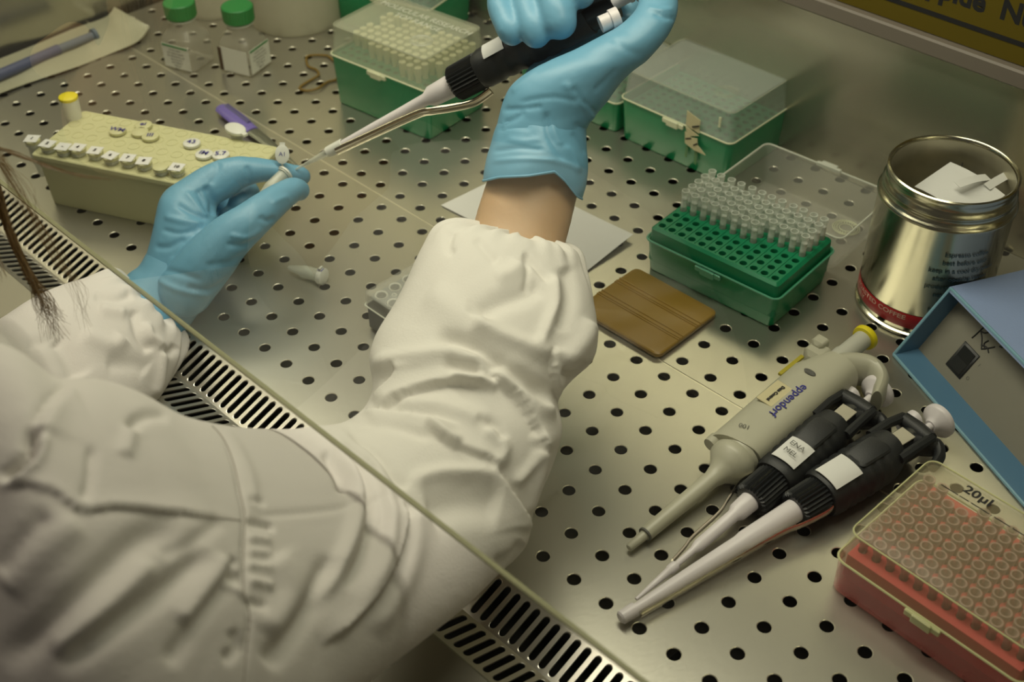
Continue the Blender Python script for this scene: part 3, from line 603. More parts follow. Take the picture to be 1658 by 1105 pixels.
# ------------------------------------------------------------------ small things on the deck
def tube_shape(mb, r=.0052, L=.036, mtx=None): mb.lathe([(.0012, 0), (.0020, .001), (r * .8, L * .38), (r, L * .48), (r, L - .002), (r + .0012, L - .002), (r + .0012, L), (r - .0008, L), (r - .0008, L * .5)], 18, mtx, cap1=False)
a = at(467, 433, .0045); b = at(530, 450, .006)
t = thing('microtube', 'small closed microtube lying alone on the deck left of the black rack', 'tube', axis_frame(a, b))
tube_shape(mb := MB(), .0052, .0305); mb.build('tube', 'tubeplastic', t)
mb = MB(); mb.lathe([(.0064, .0285), (.0066, .0290), (.0066, .0325), (.0058, .0330)], 18); mb.box(-.002, .002, .005, .0085, .0300, .0315); ld = mb.build('lid', 'tubelid', t)
text('ink_mark', 'III', .006, 'inkblue', ld, Matrix(((0, -1, 0, 0), (0, 0, 1, .0066), (-1, 0, 0, .0308), (0, 0, 0, 1))), bold=.0001)
# black microtube rack under the sleeve
bx0, by0, bh = -.2140, -.0350, .0300
t = thing('tube_rack', 'black tube rack with clear lid, half hidden under the raised sleeve', 'rack', frame(bx0 + .040, by0 + .030, .0004))
mb = MB(); mb.box(-.039, .039, -.029, .029, 0, bh - .006, b=.002); mb.build('base', 'rack', t)
mb = MB(); nx, ny = 6, 4
for i in range(nx):
    for j in range(ny):
        x = -.0325 + i * .013; y = -.0195 + j * .013
        cell(mb, -.037 if i == 0 else x - .0065, .037 if i == nx - 1 else x + .0065, -.027 if j == 0 else y - .0065, .027 if j == ny - 1 else y + .0065, hole(x, y, .0036, 14), bh - .0015, .004, .0004)
mb.build('top_plate', 'rackgrey', t, angle=25)
mb = MB()
for i in range(nx):
    for j in range(ny):
        x = -.0325 + i * .013; y = -.0195 + j * .013
        mb.lathe([(.0036, bh - .0014), (.0046, bh - .0006), (.0050, bh - .0014)], 14, Matrix.Translation((x, y, 0)), False, False)
        if i < nx - 1 and j < ny - 1: mb.lathe([(.0012, bh - .0014), (.0018, bh - .0008), (.0022, bh - .0014)], 10, Matrix.Translation((x + .0065, y + .0065, 0)), False, False)
mb.build('hole_rims', 'clearrim', t)
mb = MB(); shell(mb, -.040, .040, -.030, .030, [(.001, bh + .0035), (.0004, bh + .003), (0, bh - .004), (0, bh - .008)], .001, .003, 1); ld = mb.build('lid', 'clear', t); rim(MB(), -.040, .040, -.030, .030, bh - .008, .003, .0006).build('lid_rim', 'clearrim', ld)
# yellow rack
Y0 = np.array([-.5600, -.0500]); yu = np.array([.904, .427]); yv = np.array([-.427, .904]); YL, YW, YH = .186, .074, .049
c_ = Y0 + yu * YL / 2 - yv * YW / 2; ydeg = math.degrees(math.atan2(.427, .904)); YF = frame(c_[0], c_[1], .0004, ydeg)
t = thing('tube_rack', 'pale yellow plastic tube rack on the left, tubes with white labels along its edge', 'rack', YF)
mb = MB(); mb.rings([rrect(-YL / 2, YL / 2, -YW / 2, YW / 2, .004, 0, .004), rrect(-YL / 2, YL / 2, -YW / 2, YW / 2, .0025, YH - .003, .004)], cap1=False); mb.build('skirt', 'yrack', t)
def inv(q): v = YF.inverted() @ Vector(q); return v
lids = [(52, 226), (77, 234), (102, 239), (126, 240), (154, 245), (179, 253), (207, 257), (233, 262), (260, 270), (286, 272)]
tp = [inv(tuple(at(x, y, YH + .008))) for x, y in lids]
nx, ny = 14, 5; mb = MB()
mb.rings([rrect(-YL / 2, YL / 2, -YW / 2, YW / 2, 0, YH - .004, .0030), rrect(-YL / 2, YL / 2, -YW / 2, YW / 2, .0002, YH - .0008, .003), rrect(-YL / 2, YL / 2, -YW / 2, YW / 2, .0010, YH, .003)], cap0=False)
for i in range(nx):
    for j in range(ny):
        px_, py_ = YL / nx, YW / ny; x = -YL / 2 + px_ * (i + .5); y = -YW / 2 + py_ * (j + .5)
        mb.lathe([(.0052, YH - .0001), (.0050, YH + .00035), (.0044, YH + .00035), (.0042, YH - .0001)], 14, Matrix.Translation((x, y, 0)), False, False)
mb.build('top_plate', 'yrack', t, angle=25)
ords = ['leftmost', 'second', 'third', 'fourth', 'fifth', 'sixth', 'seventh', 'eighth', 'ninth', 'tenth']
for k, (x, y) in enumerate(lids):
    q = at(x, y, YH + .007); l_ = inv(tuple(q)); ix = min(nx - 1, max(0, round((l_.x + YL / 2) / (YL / nx) - .5)))
    t = thing('microtube', (ords[k] + ' tube from the left in the labelled front row of the yellow rack' if k else 'leftmost white-labelled tube at the corner of the yellow rack'), 'tube', Matrix.Translation((q[0], q[1], YH - .028)), 'tubes in the yellow rack')
    tube_shape(mb := MB(), .0048, .0325); mb.build('tube', 'tubeplastic', t)
    mb = MB(); mb.lathe([(.0058, .0325), (.0062, .0330), (.0062, .0352), (.0055, .0356)], 16); mb.build('lid', 'yrack', t)
    if k != 8:
        mb = MB(); s = .0054; mb.box(-s, s, -s, s, .0357, .0360, mtx=Matrix.Rotation(math.radians(28 + rng.uniform(-12, 12)), 4, 'Z')); lb = mb.build('paper_label', 'paper', t, smooth=False)
        text('ink_mark', str(k + 1) if k not in (2,) else '-', .0048, 'ink', lb, Matrix.Translation((0, 0, .0362)) @ Matrix.Rotation(math.radians(30), 4, 'Z'), bold=.0002)
names = ['near the back edge, wide ink scrawl', 'near the back edge, right of the scrawled one', 'pale, without a label, behind the middle', 'with two ink strokes in the middle', 'with a white oval cap left of the glove', 'just behind the gloved knuckle', 'right of it behind the gloved finger']
for k, (x, y) in enumerate([(190, 210), (232, 201), (226, 212), (243, 219), (310, 230), (330, 248), (357, 249)]):
    q = at(x, y, YH + .004); t = thing('microtube', 'tube cap in the yellow rack ' + names[k], 'tube', Matrix.Translation((q[0], q[1], YH - .030)), 'tubes in the yellow rack')
    tube_shape(mb := MB(), .0045, .031); mb.build('tube', 'tubeplastic', t)
    MB().lathe([(.0062, .031), (.0070, .0315), (.0070, .0335), (.0062, .0340)], 16).build('lid', 'tubelid' if k in (4, 5, 6) else 'yrack', t)
    if k != 2: text('ink_mark', ['WM', 'ei', '', 'III', '43', 'IM', '5.7'][k], .0075, 'inkblue', t, Matrix.Translation((0, 0, .0343)) @ Matrix.Rotation(math.radians(rng.uniform(20, 50)), 4, 'Z'), bold=.0001)
q = at(382, 214, YH + .004); o = MB(); 
t = thing('microtube', 'open white oval tube cap at the right back edge of the yellow rack', 'tube', Matrix.Translation((q[0], q[1], YH - .026)), 'tubes in the yellow rack')
tube_shape(mb := MB(), .0048, .031); mb.build('tube', 'tubeplastic', t)
mb = MB(); mb.lathe([(.0080, .031), (.0088, .0316), (.0088, .0336), (.0080, .0342)], 20, mtx=Matrix.Diagonal((1.25, .8, 1, 1))); mb.box(.009, .0145, -.002, .002, .032, .034); mb.build('lid', 'tubelid', t)
q = at(124, 186, YH); t = thing('microtube', 'tall tube with bright yellow cap at the far corner of the yellow rack', 'tube', Matrix.Translation((q[0] + .002, q[1] - .004, YH - .004)), 'tubes in the yellow rack')
MB().lathe([(.0068, 0), (.0074, .006), (.0078, .0215), (.0066, .0215)], 20).build('tube', 'tubelid', t); MB().lathe([(.0078, .0216), (.0080, .0222), (.0078, .0240), (.0068, .0246)], 20).build('cap', 'yellow', t)
# rubber band
path = [(530, 90), (512, 89), (498, 91), (496, 99), (500, 108), (512, 113), (516, 121), (508, 127), (494, 135), (485, 143), (497, 147), (515, 143), (530, 133), (545, 128), (552, 112), (540, 98)]
mb = MB(); pts = smooth_pts([at(x, y, .0016 + (.0012 if k in (6, 11) else 0)) for k, (x, y) in enumerate(path + path[:1])], 4)
mb.tube(pts, .0012, 8); tag(mb.build('rubber_band', 'rubberband'), 'brown rubber band lying in loops beside the left tip box', 'rubber band')
# purple handled scalpel
a = at(357, 172, .006); b = at(481, 268, .004); t = thing('scalpel', 'purple-handled scalpel with grey blade behind the yellow rack', 'scalpel', axis_frame(a, b))
Ls = float(np.linalg.norm(b - a)); 
mb = MB(); mb.tube([(0, 0, 0), (0, 0, .004), (0, 0, .030), (0, 0, .056)], [(.0016, .0045), (.0030, .0078), (.0032, .0085), (.0026, .0062)], 12, flat=(0, 1, 0)); h_ = mb.build('handle', 'purple', t)
mb = MB(); mb.tube([(.0030, .0030, .006), (.0030, .0030, .046)], [(.0008, .0026), (.0008, .0020)], 8, flat=(0, 1, 0)); mb.build('grip_recess', mat('dark_purple', (.09, .08, .22), .4), h_)
mb = MB(); mb.tube([(0, 0, .055), (0, 0, .080), (0, 0, Ls * .8), (0, 0, Ls)], [(.0016, .0062), (.0014, .0055), (.0010, .0030), (.0005, .0008)], 8, flat=(0, 1, 0)); mb.build('blade', 'grey', t)
# bottles
def bottle(name, label, front, deg, s, lab, dark):
    f = frame(front[0], front[1], .0004, deg) @ Matrix.Translation((-s / 2, s / 2, 0)) if False else frame(front[0], front[1], .0004, deg)
    t = thing(name, label, 'bottle', f, 'clear square bottles with green caps')
    q = lambda i, z, r: rrect(-s, 0, 0, s, i, z, r, 5); c = s / 2
    rc = lambda r_, z: [(-c + r_ * math.cos(a), c + r_ * math.sin(a), z) for a in [math.radians(a0 + 90 * k / 5) for a0 in (-90, 0, 90, 180) for k in range(6)]]
    MB().rings([q(.003, 0, .004), q(0, .0015, .006), q(0, .028, .006), q(.001, .032, .008), q(.0045, .0385, .011), rc(.0125, .0440), rc(.0118, .047), rc(.0118, .0500)], cap1=False).build('body', 'bottle', t, angle=50)
    mb = MB(); ribbed(mb, .0485, .0640, .0150, 30, .0003); ob_ = mb.build('cap', 'greencap', t, angle=40); ob_.matrix_local = Matrix.Translation((-c, c, 0))
    mb = MB(); mb.lathe([(.0125, .0460), (.0135, .0465), (.0135, .0477), (.0125, .0481)], 24, mtx=Matrix.Translation((-c, c, 0))); mb.build('neck_ring', 'clearrim', t)
    for side in lab:
        if side == 'front': F4 = Matrix(((1, 0, 0, -c), (0, 0, -1, 0), (0, 1, 0, 0), (0, 0, 0, 1)))
        else: F4 = Matrix(((0, 0, 1, 0), (1, 0, 0, c), (0, 1, 0, 0), (0, 0, 0, 1)))
        mb = MB(); mb.box(-s / 2 + .003, s / 2 - .001, .002, .0265, 0, .0003); lb = mb.build('label', 'label', t, smooth=False); lb.matrix_local = F4
        if side in dark['line']: mb = MB(); mb.box(-s / 2 + .004, s / 2 - .002, .0240, .0258, .0003, .0005); mb.build('green_stripe', 'greencap', lb, smooth=False)
        for k in range(6):
            if side in dark['text']: text('small_print', ['sterile water', 'cell culture grade', 'for laboratory use', 'store at 4 C', 'LOT 40213', '100 ml'][k], .0028, 'inkgrey', lb, Matrix.Translation((.0005, (.0212 - k * .0033), .0003)), bold=.00003)
    if dark.get('bar'):
        mb = MB(); mb.box(-s + .0005, -s + .0045, -.0006, -.0002, .002, .026); mb.build('dark_bar', mat('dark_brown_print', (.06, .035, .02), .5), t, smooth=False)
    return t
bottle('media_bottle', 'clear square bottle with green cap, left one, label on its left face', (-.6278, .0972), 17, .0362, ['front'], {'line': ['front'], 'text': ['front']})
bottle('media_bottle', 'clear square bottle with green cap, right one, labels on two faces', (-.5810, .1310), 18, .0350, ['front', 'right'], {'line': ['right'], 'text': ['right'], 'bar': 1})
def tub(name, label, x, y, r, h):
    t = thing(name, label, 'tub', Matrix.Translation((x, y, .0004))); MB().lathe([(r * .90, 0), (r * .93, .003), (r, h), (r + .003, h), (r + .003, h + .002), (r - .001, h + .002), (r * .92, .004), (0, .0035)], 48, cap1=False).build('wall', 'tub', t)
    rr = [(r * .9 * math.cos(a), r * .9 * math.sin(a)) for a in np.linspace(0, 6.28, 10)]
    return t
tub('plastic_tub', 'large translucent white tub behind the right square bottle', -.655, .2440, .0530, .075)
tub('plastic_tub', 'smaller translucent tub behind the left square bottle, near the corner', -.7380, .1980, .0370, .075)
# sterile pouch with a blue tube
top = [(-260, 190), (-100, 134), (0, 95), (60, 71), (120, 46), (160, 32), (176, 24), (185, 11)]; bot = [(-200, 232), (-80, 182), (10, 147), (70, 126), (130, 106), (180, 86), (224, 66), (242, 43)]
n = 28; rows = 8; tp_ = smooth_pts(top, 4); bt_ = smooth_pts(bot, 4); n = len(tp_); vs = []
for j in range(rows + 1):
    v = j / rows
    for i in range(n):
        q = tp_[i] * (1 - v) + bt_[i] * v; u = i / (n - 1); z = .0025 + .0035 * math.sin(math.pi * v) + (.010 * max(0, u - .72) / .28) * (1 - .6 * v) + .0009 * math.sin(9 * u + 5 * v) + .0008 * math.sin(23 * u - 4 * v)
        vs.append(tuple(at(q[0], q[1], z)))
for k, q in enumerate(vs):
    if q[0] < XL + .002: vs[k] = (XL + .002, q[1], q[2])
t = thing('sterile_pouch', 'long paper and plastic pouch holding a blue tube along the left wall', 'pouch')
mb = MB(); mb.add(vs, [(j * n + i, (j + 1) * n + i, (j + 1) * n + i + 1, j * n + i + 1) for j in range(rows) for i in range(n - 1)]); o = mb.build('pouch_sheet', 'pouch', t); o.modifiers.new('thickness', 'SOLIDIFY').thickness = .0006
mb = MB(); mb.tube([at(-150, 186, .010), at(0, 121, .010), at(40, 104, .010), at(95, 80, .010)], [.0054] * 4, 12); mb.build('blue_tube', 'pouchblue', t)
mb = MB(); mb.tube([at(93, 81, .010), at(150, 58, .010)], [.0046, .0044], 12); mb.tube([at(150, 58, .009), at(155, 56, .009)], [.0068, .0068], 12); mb.build('tube_end', 'pouchgrey', t)
# ------------------------------------------------------------------ person
def loft(sections, thick, n=40, power=1., caps=True):
    """sections: (Lx,Ly,Rx,Ry,depth[,thickness]) -> rings with these silhouettes at these distances"""
    R_ = []
    for s in sections:
        d = s[4]; th = s[5] if len(s) > 5 else thick; L = S(s[0], s[1], d); Rr = S(s[2], s[3], d); c = (L + Rr) / 2; a = (Rr - L) / 2
        v = CC - c; v /= np.linalg.norm(v); v = v - a * (v @ a) / (a @ a); v /= np.linalg.norm(v); ring = []
        for i in range(n):
            t = 2 * math.pi * i / n; cx, sx_ = math.cos(t), math.sin(t)
            ring.append(tuple(c + a * math.copysign(abs(cx) ** power, cx) + v * th * math.copysign(abs(sx_) ** power, sx_)))
        R_.append(ring)
    return MB().rings(R_, caps, caps)
def dense(sec, k=5):
    w_ = max(len(s) for s in sec); sec = [tuple(s) for s in sec]; return [tuple(q) for q in smooth_pts(sec, k)]
def capsules(chain, n=20):
    """chain of (point, radius) as one swept tube with round ends"""
    pts = smooth_pts([list(p) + [r] for p, r in chain], 6); mb = MB()
    p = [q[:3] for q in pts]; r = [q[3] for q in pts]
    d0 = (p[0] - p[1]); d0 /= np.linalg.norm(d0); d1 = (p[-1] - p[-2]); d1 /= np.linalg.norm(d1)
    P_, R2 = [], []
    for k in (90, 70, 50, 30, 12): a = math.radians(k); P_.append(p[0] + d0 * r[0] * math.sin(a)); R2.append(max(r[0] * math.cos(a), r[0] * .02))
    P_ += p; R2 += r
    for k in (12, 30, 50, 70, 90): a = math.radians(k); P_.append(p[-1] + d1 * r[-1] * math.sin(a)); R2.append(max(r[-1] * math.cos(a), r[-1] * .02))
    return mb.tube(P_, R2, n)
def fuse(name, mbs, voxel, m, parent, smooth=6, sub=0):
    """union of closed lofts as one continuous surface"""
    vs, fs = [], []
    for b in mbs:
        k = len(vs); vs += b.v; fs += [tuple(i + k for i in f) for f in b.f]
    me = D.meshes.new(name); me.from_pydata(vs, [], fs); me.update()
    import bmesh
    bm = bmesh.new(); bm.from_mesh(me); bmesh.ops.recalc_face_normals(bm, faces=bm.faces); bm.to_mesh(me); bm.free()
    o = D.objects.new(name, me); C.objects.link(o)
    r = o.modifiers.new('r', 'REMESH'); r.mode = 'VOXEL'; r.voxel_size = voxel; r.adaptivity = 0
    s_ = o.modifiers.new('s', 'SMOOTH'); s_.factor = .5; s_.iterations = smooth
    if sub: q_ = o.modifiers.new('q', 'SUBSURF'); q_.levels = sub; q_.render_levels = sub
    dg = bpy.context.evaluated_depsgraph_get(); dg.update(); ev = o.evaluated_get(dg); m2 = D.meshes.new_from_object(ev)
    o.modifiers.clear(); o.data = m2; m2.name = name; m2.materials.clear(); m2.materials.append(M[m])
    for p in m2.polygons: p.use_smooth = True
    o.parent = parent; return o
def get(me):
    V = np.empty(len(me.vertices) * 3); me.vertices.foreach_get('co', V); V = V.reshape(-1, 3)
    N = np.empty(len(me.vertices) * 3); me.vertices.foreach_get('normal', N); return V, N.reshape(-1, 3)
def put(me, V): me.vertices.foreach_set('co', V.ravel()); me.update()
def project(V):
    c = (V - CC) @ CR.T; return np.stack([829 + FPX * c[:, 0] / c[:, 2], 552.5 + FPX * c[:, 1] / c[:, 2]], 1)
def polydist(Q, pts):
    """distance to a smoothed polyline, signed side and position along it"""
    pts = np.array(smooth_pts(pts, 6)); best = np.full(len(Q), 1e9); side = np.zeros(len(Q)); tt = np.zeros(len(Q)); m = len(pts) - 1
    for k in range(m):
        a, b = pts[k], pts[k + 1]; ab = b - a; L2 = ab @ ab + 1e-9; t = np.clip(((Q - a) @ ab) / L2, 0, 1); pr = a + t[:, None] * ab; d = np.linalg.norm(Q - pr, axis=1)
        cr = ab[0] * (Q[:, 1] - a[1]) - ab[1] * (Q[:, 0] - a[0]); w_ = d < best; best[w_] = d[w_]; side[w_] = np.sign(cr[w_]); tt[w_] = (k + t[w_]) / m
    return best, side, tt
def fold(V, N, folds):
    """cloth folds laid over the near side of the surface: ('r',pts,amp,width) ridge or valley, ('s',pts,amp,width,upper point) overlapped step"""
    Q0 = project(V); view = CC - V; view /= np.linalg.norm(view, axis=1)[:, None]; face = np.clip(((N * view).sum(1)) * 2.2 + .1, 0, 1); D_ = np.zeros(len(V)); on = face > 0
    for f in folds:
        pa = np.array(f[1], float); m_ = f[3] * 3 + 25; lo = pa.min(0) - m_; hi = pa.max(0) + m_
        ix = np.nonzero(on & (Q0[:, 0] > lo[0]) & (Q0[:, 0] < hi[0]) & (Q0[:, 1] > lo[1]) & (Q0[:, 1] < hi[1]))[0]
        if not len(ix): continue
        d, s_, t = polydist(Q0[ix], f[1]); taper = np.clip(np.minimum(t, 1 - t) * 6, 0, 1); taper = taper * taper * (3 - 2 * taper)
        if f[0] == 'r': D_[ix] += f[2] * np.exp(-(d / f[3]) ** 2) * taper
        else:
            up_ = polydist(np.array([f[4]], float), f[1])[1][0]; sd = d * s_ * up_
            D_[ix] += f[2] * np.where(sd > 0, np.exp(-sd / f[3]) * (1 - np.exp(-(sd + 3) / 4)), -.5 * np.exp(sd / 8.0)) * taper
    return V + N * (D_ * face)[:, None]
def relief(V, scale, amp, seed):
    """soft irregular creases"""
    r_ = np.random.RandomState(seed); D_ = np.zeros(len(V))
    for k in range(7):
        w_ = r_.normal(size=3) * scale * (.6 + k * .28); w2 = r_.normal(size=3) * scale * .5; D_ += np.abs(np.sin(V @ w_ + 1.7 * np.sin(V @ w2 + k) + r_.rand() * 6)) ** .8 / (1 + k * .5)
    return amp * (D_ - D_.mean())
person = thing('person', 'person in white lab coat and blue gloves reaching under the glass, holding pipette and tube', 'person', Matrix.Translation((0, 0, 0)))
# coat: right sleeve running from the gathered cuff round the elbow into the shoulder and back
sr = [(772, 366, 918, 398, .785, .030), (738, 358, 938, 408, .780, .036), (706, 366, 946, 436, .775, .044), (684, 396, 957, 468, .768, .050), (664, 440, 966, 510, .758, .054), (640, 490, 969, 545, .748, .055), (612, 535, 960, 585, .738, .055), (598, 578, 930, 614, .728, .053),
      (604, 622, 904, 645, .718, .050), (592, 658, 911, 698, .706, .050), (562, 682, 896, 752, .694, .049), (532, 690, 866, 822, .682, .048), (508, 692, 852, 886, .670, .047), (482, 694, 808, 930, .655, .047), (442, 694, 763, 975, .636, .048),
      (400, 692, 706, 1022, .612, .050), (350, 686, 640, 1072, .585, .052), (290, 670, 570, 1130, .555, .056), (224, 634, 505, 1200, .528, .062), (150, 612, 430, 1300, .508, .070), (90, 612, 330, 1400, .495, .080), (28, 566, 200, 1480, .490, .088),
      (-60, 540, 60, 1540, .495, .092), (-160, 540, -90, 1560, .510, .092), (-300, 560, -260, 1540, .54, .085)]
sl = [(198, 452, 292, 536, .905, .026), (187, 441, 300, 548, .900, .036), (166, 445, 297, 566, .890, .042), (130, 456, 290, 585, .875, .046), (96, 467, 274, 618, .860, .048), (50, 488, 240, 668, .835, .050), (0, 520, 190, 720, .805, .052), (-70, 560, 110, 790, .775, .055), (-160, 620, 10, 880, .74, .06), (-260, 700, -100, 960, .69, .065), (-340, 740, -220, 1010, .64, .07)]
coat = fuse('lab_coat', [loft(dense(sr, 5), .05, 44), loft(dense(sl, 5), .05, 40), capsules([(S(-330, 760, .60), .085), (S(-330, 1000, .60), .11), (S(-250, 1500, .62), .13)]), capsules([(S(-120, 900, .56), .085), (S(-100, 1500, .58), .12)])], .0026, 'coat', person, 5, 1)
V, N = get(coat.data)
R = lambda pts, a, w_: ('r', pts, a * .001, w_)
St = lambda pts, a, w_, up_: ('s', pts, a * .001, w_, up_)
folds = [
    # forearm of the right sleeve
    R([(764, 522), (790, 535), (830, 552), (870, 568), (900, 572)], 5, 13), R([(770, 512), (805, 492), (850, 475), (880, 460)], -4, 16), R([(700, 545), (740, 553), (775, 568), (815, 592), (860, 622), (890, 650)], -6, 12),
    R([(895, 440), (899, 490), (886, 530), (868, 566)], 4, 9), R([(915, 430), (922, 480), (905, 540)], -3, 12), R([(848, 409), (868, 430), (892, 458)], -3, 5), R([(851, 415), (854, 440), (852, 470)], -2.5, 4), R([(800, 450), (830, 440), (845, 425)], 2.5, 12),
    R([(730, 372), (726, 400), (735, 412)], -2, 7), R([(770, 385), (790, 410), (805, 425)], -2, 7), R([(690, 470), (760, 520), (770, 512)], 3, 26), R([(962, 520), (940, 560), (905, 590)], 4, 16),
    St([(898, 560), (893, 585), (898, 625), (908, 655)], 4.5, 16, (925, 600)), R([(905, 600), (925, 606), (950, 598)], -3, 10),
    R([(597, 592), (640, 584), (700, 576), (729, 573), (762, 581), (800, 594)], 5, 14), R([(800, 594), (822, 625), (850, 655), (872, 668), (900, 664)], 5, 13), St([(790, 600), (815, 630), (845, 665), (868, 700), (880, 735)], 5, 20, (880, 660)),
    R([(720, 590), (750, 600), (778, 603)], -4, 9), St([(612, 668), (650, 645), (700, 626), (740, 621), (800, 630)], 6, 22, (700, 600)), St([(585, 672), (605, 650), (640, 610), (643, 590)], 4, 18, (650, 640)),
    R([(730, 612), (770, 616), (806, 630)], 4, 7), R([(640, 655), (700, 655), (760, 672), (790, 690)], 3, 12), St([(560, 682), (605, 668), (680, 674), (745, 690)], 3.5, 20, (640, 690)),
    R([(690, 682), (720, 705), (745, 720)], 4, 8), St([(690, 690), (715, 712), (750, 728), (790, 742), (806, 755)], 4, 16, (730, 715)), R([(780, 690), (812, 720), (812, 748), (795, 752)], 3.5, 10), R([(770, 680), (800, 690), (815, 715)], -3, 8),
    St([(800, 752), (825, 790), (856, 842), (860, 860)], 5, 22, (780, 800)), R([(876, 730), (855, 760), (832, 786)], 3, 8), R([(862, 700), (880, 732), (868, 790), (860, 840)], 3, 9),
    R([(560, 694), (600, 690), (650, 696), (700, 712)], -2.5, 8), R([(560, 712), (610, 740), (640, 775), (660, 790)], -3.0, 7), R([(660, 785), (710, 768), (760, 765), (800, 765)], 4, 12), R([(690, 830), (750, 815), (810, 820)], -4.5, 30), R([(850, 880), (830, 905), (800, 915)], -3, 10),
    # upper arm
    R([(500, 690), (545, 705), (590, 740), (622, 790), (628, 850), (612, 920), (570, 990)], 4, 12), R([(520, 705), (560, 740), (580, 800), (572, 860), (540, 930), (500, 990)], 4.5, 12), R([(525, 730), (548, 765), (556, 800)], -4, 9), R([(545, 722), (585, 765), (600, 820), (590, 890), (555, 960)], -4, 8),
    R([(590, 745), (612, 790), (618, 830), (612, 880)], -2.5, 4), St([(652, 806), (657, 850), (643, 905), (612, 960), (570, 1010), (520, 1050)], 6, 24, (610, 860)), R([(670, 820), (672, 880), (650, 950), (600, 1030)], 3, 18),
    R([(482, 688), (500, 686), (520, 694)], 4, 10), R([(440, 900), (470, 960), (430, 1030)], 3, 26), R([(540, 900), (490, 1000), (430, 1080)], -4, 16), R([(640, 800), (560, 822), (480, 832), (410, 836)], -1.0, 5),
    # seams of shoulder and yoke
    R([(343, 690), (362, 712), (378, 750), (389, 800), (396, 838), (394, 900), (395, 960), (404, 1000), (398, 1060), (394, 1105)], -1.8, 3.2), R([(360, 690), (385, 730), (405, 780), (410, 830)], 1.6, 10),
    St([(-10, 800), (20, 788), (50, 787), (90, 800), (118, 822), (140, 829), (185, 822), (240, 826), (310, 834), (396, 844)], 2.6, 12, (200, 780)),
    R([(400, 812), (430, 814)], -1.5, 5), R([(400, 846), (425, 850), (445, 856)], -3, 5), R([(400, 870), (440, 876)], 1.6, 5), R([(400, 893), (440, 897)], 1.6, 5), R([(398, 915), (436, 921)], 1.8, 5), R([(400, 940), (440, 952)], 2, 6), R([(402, 975), (430, 985)], -2, 6),
    R([(383, 905), (372, 925), (388, 940)], -2.5, 6), R([(360, 945), (385, 955), (396, 968)], 2, 5), R([(375, 1020), (385, 1050), (360, 1070)], -2, 9),
    # back below the yoke
    R([(300, 855), (235, 872), (180, 920), (120, 975), (60, 1030), (0, 1080)], -3.72, 24), R([(340, 890), (290, 935), (240, 975), (170, 1025), (90, 1085)], -4.03, 18), R([(360, 840), (310, 880), (260, 900)], -1.55, 12), R([(250, 905), (170, 985), (80, 1060)], 2.48, 18), R([(390, 920), (330, 990), (270, 1080)], -2.17, 14), R([(370, 900), (330, 960), (290, 1010)], 2.48, 16), R([(130, 840), (60, 905), (10, 960)], 2.17, 24), R([(80, 830), (30, 880), (0, 930)], -1.86, 14),
    # shoulder and collar side
    R([(58, 690), (50, 715), (45, 740), (25, 760), (0, 775)], -8, 8), R([(70, 700), (66, 730), (50, 755), (10, 785)], 3, 9), R([(110, 625), (85, 650), (60, 690)], -2, 8), St([(120, 624), (95, 640), (70, 668), (58, 700)], 3.5, 30, (150, 680)), R([(210, 700), (222, 682), (245, 672), (275, 675)], -4, 8), R([(150, 720), (145, 780), (135, 810)], -2.5, 7), R([(215, 690), (200, 740)], 2, 12),
    # left sleeve
    R([(92, 545), (112, 575), (130, 612)], -5, 16), R([(40, 560), (85, 548), (110, 530)], -2.5, 10), R([(200, 545), (180, 560), (130, 540)], 3.5, 14), R([(215, 500), (225, 540), (245, 570)], -3.5, 8), R([(236, 520), (242, 545), (262, 565), (258, 620), (248, 645)], 3.5, 7), R([(150, 480), (190, 485), (215, 475)], -2.5, 7), R([(160, 500), (205, 508)], 2.5, 9), R([(255, 565), (275, 570), (285, 560)], -3, 6), R([(170, 590), (220, 590), (240, 600)], -2, 14),
]
# only the side of the cloth one could iron: the pleats follow the surface
V = fold(V, N, folds)
# gathered elastic cuffs: fine pleats that run out from the opening
def gathers(V, N, c, axis, ref, k, reach, amp):
    axis = axis / np.linalg.norm(axis); d = V - c; h = d @ axis; rad = d - h[:, None] * axis; e1 = ref - axis * (ref @ axis); e1 /= np.linalg.norm(e1); e2 = np.cross(axis, e1); a = np.arctan2(rad @ e2, rad @ e1)
    w_ = np.clip(1 - np.abs(h) / reach, 0, 1) ** 1.3 * (np.linalg.norm(rad, axis=1) < .085); ph = np.sin(k * a + 2.2 * np.sin(3 * a) + h * 60) + .5 * np.sin(k * 1.7 * a + 1.3 + 2 * np.sin(2 * a))
    return V + N * (amp * ph * w_)[:, None]
def relax(me, V, it):
    E_ = np.empty(len(me.edges) * 2, dtype=np.int64); me.edges.foreach_get('vertices', E_); E_ = E_.reshape(-1, 2); n_ = len(V)
    cnt = np.bincount(E_.ravel(), minlength=n_)[:, None]
    for _ in range(it):
        s_ = np.stack([np.bincount(E_[:, 0], V[E_[:, 1], k], n_) + np.bincount(E_[:, 1], V[E_[:, 0], k], n_) for k in range(3)], 1) / np.maximum(cnt, 1); V = V + .5 * (s_ - V)
    return V
cR = S(845, 382, .785); aR = S(810, 520, .75) - cR
cL = S(245, 494, .905); aL = S(170, 540, .87) - cL
V = relax(coat.data, V, 3)
V = gathers(V, N, cR, aR, S(918, 398, .785) - cR, 13, .045, .0022); V = gathers(V, N, cL, aL, S(292, 536, .905) - cL, 11, .045, .0030)
V = gathers(V, N, cR, aR, S(918, 398, .785) - cR, 38, .015, .0009); V = gathers(V, N, cL, aL, S(292, 536, .905) - cL, 30, .018, .0012)
me = coat.data; put(me, V + N * relief(V, 38, .00035, 3)[:, None])
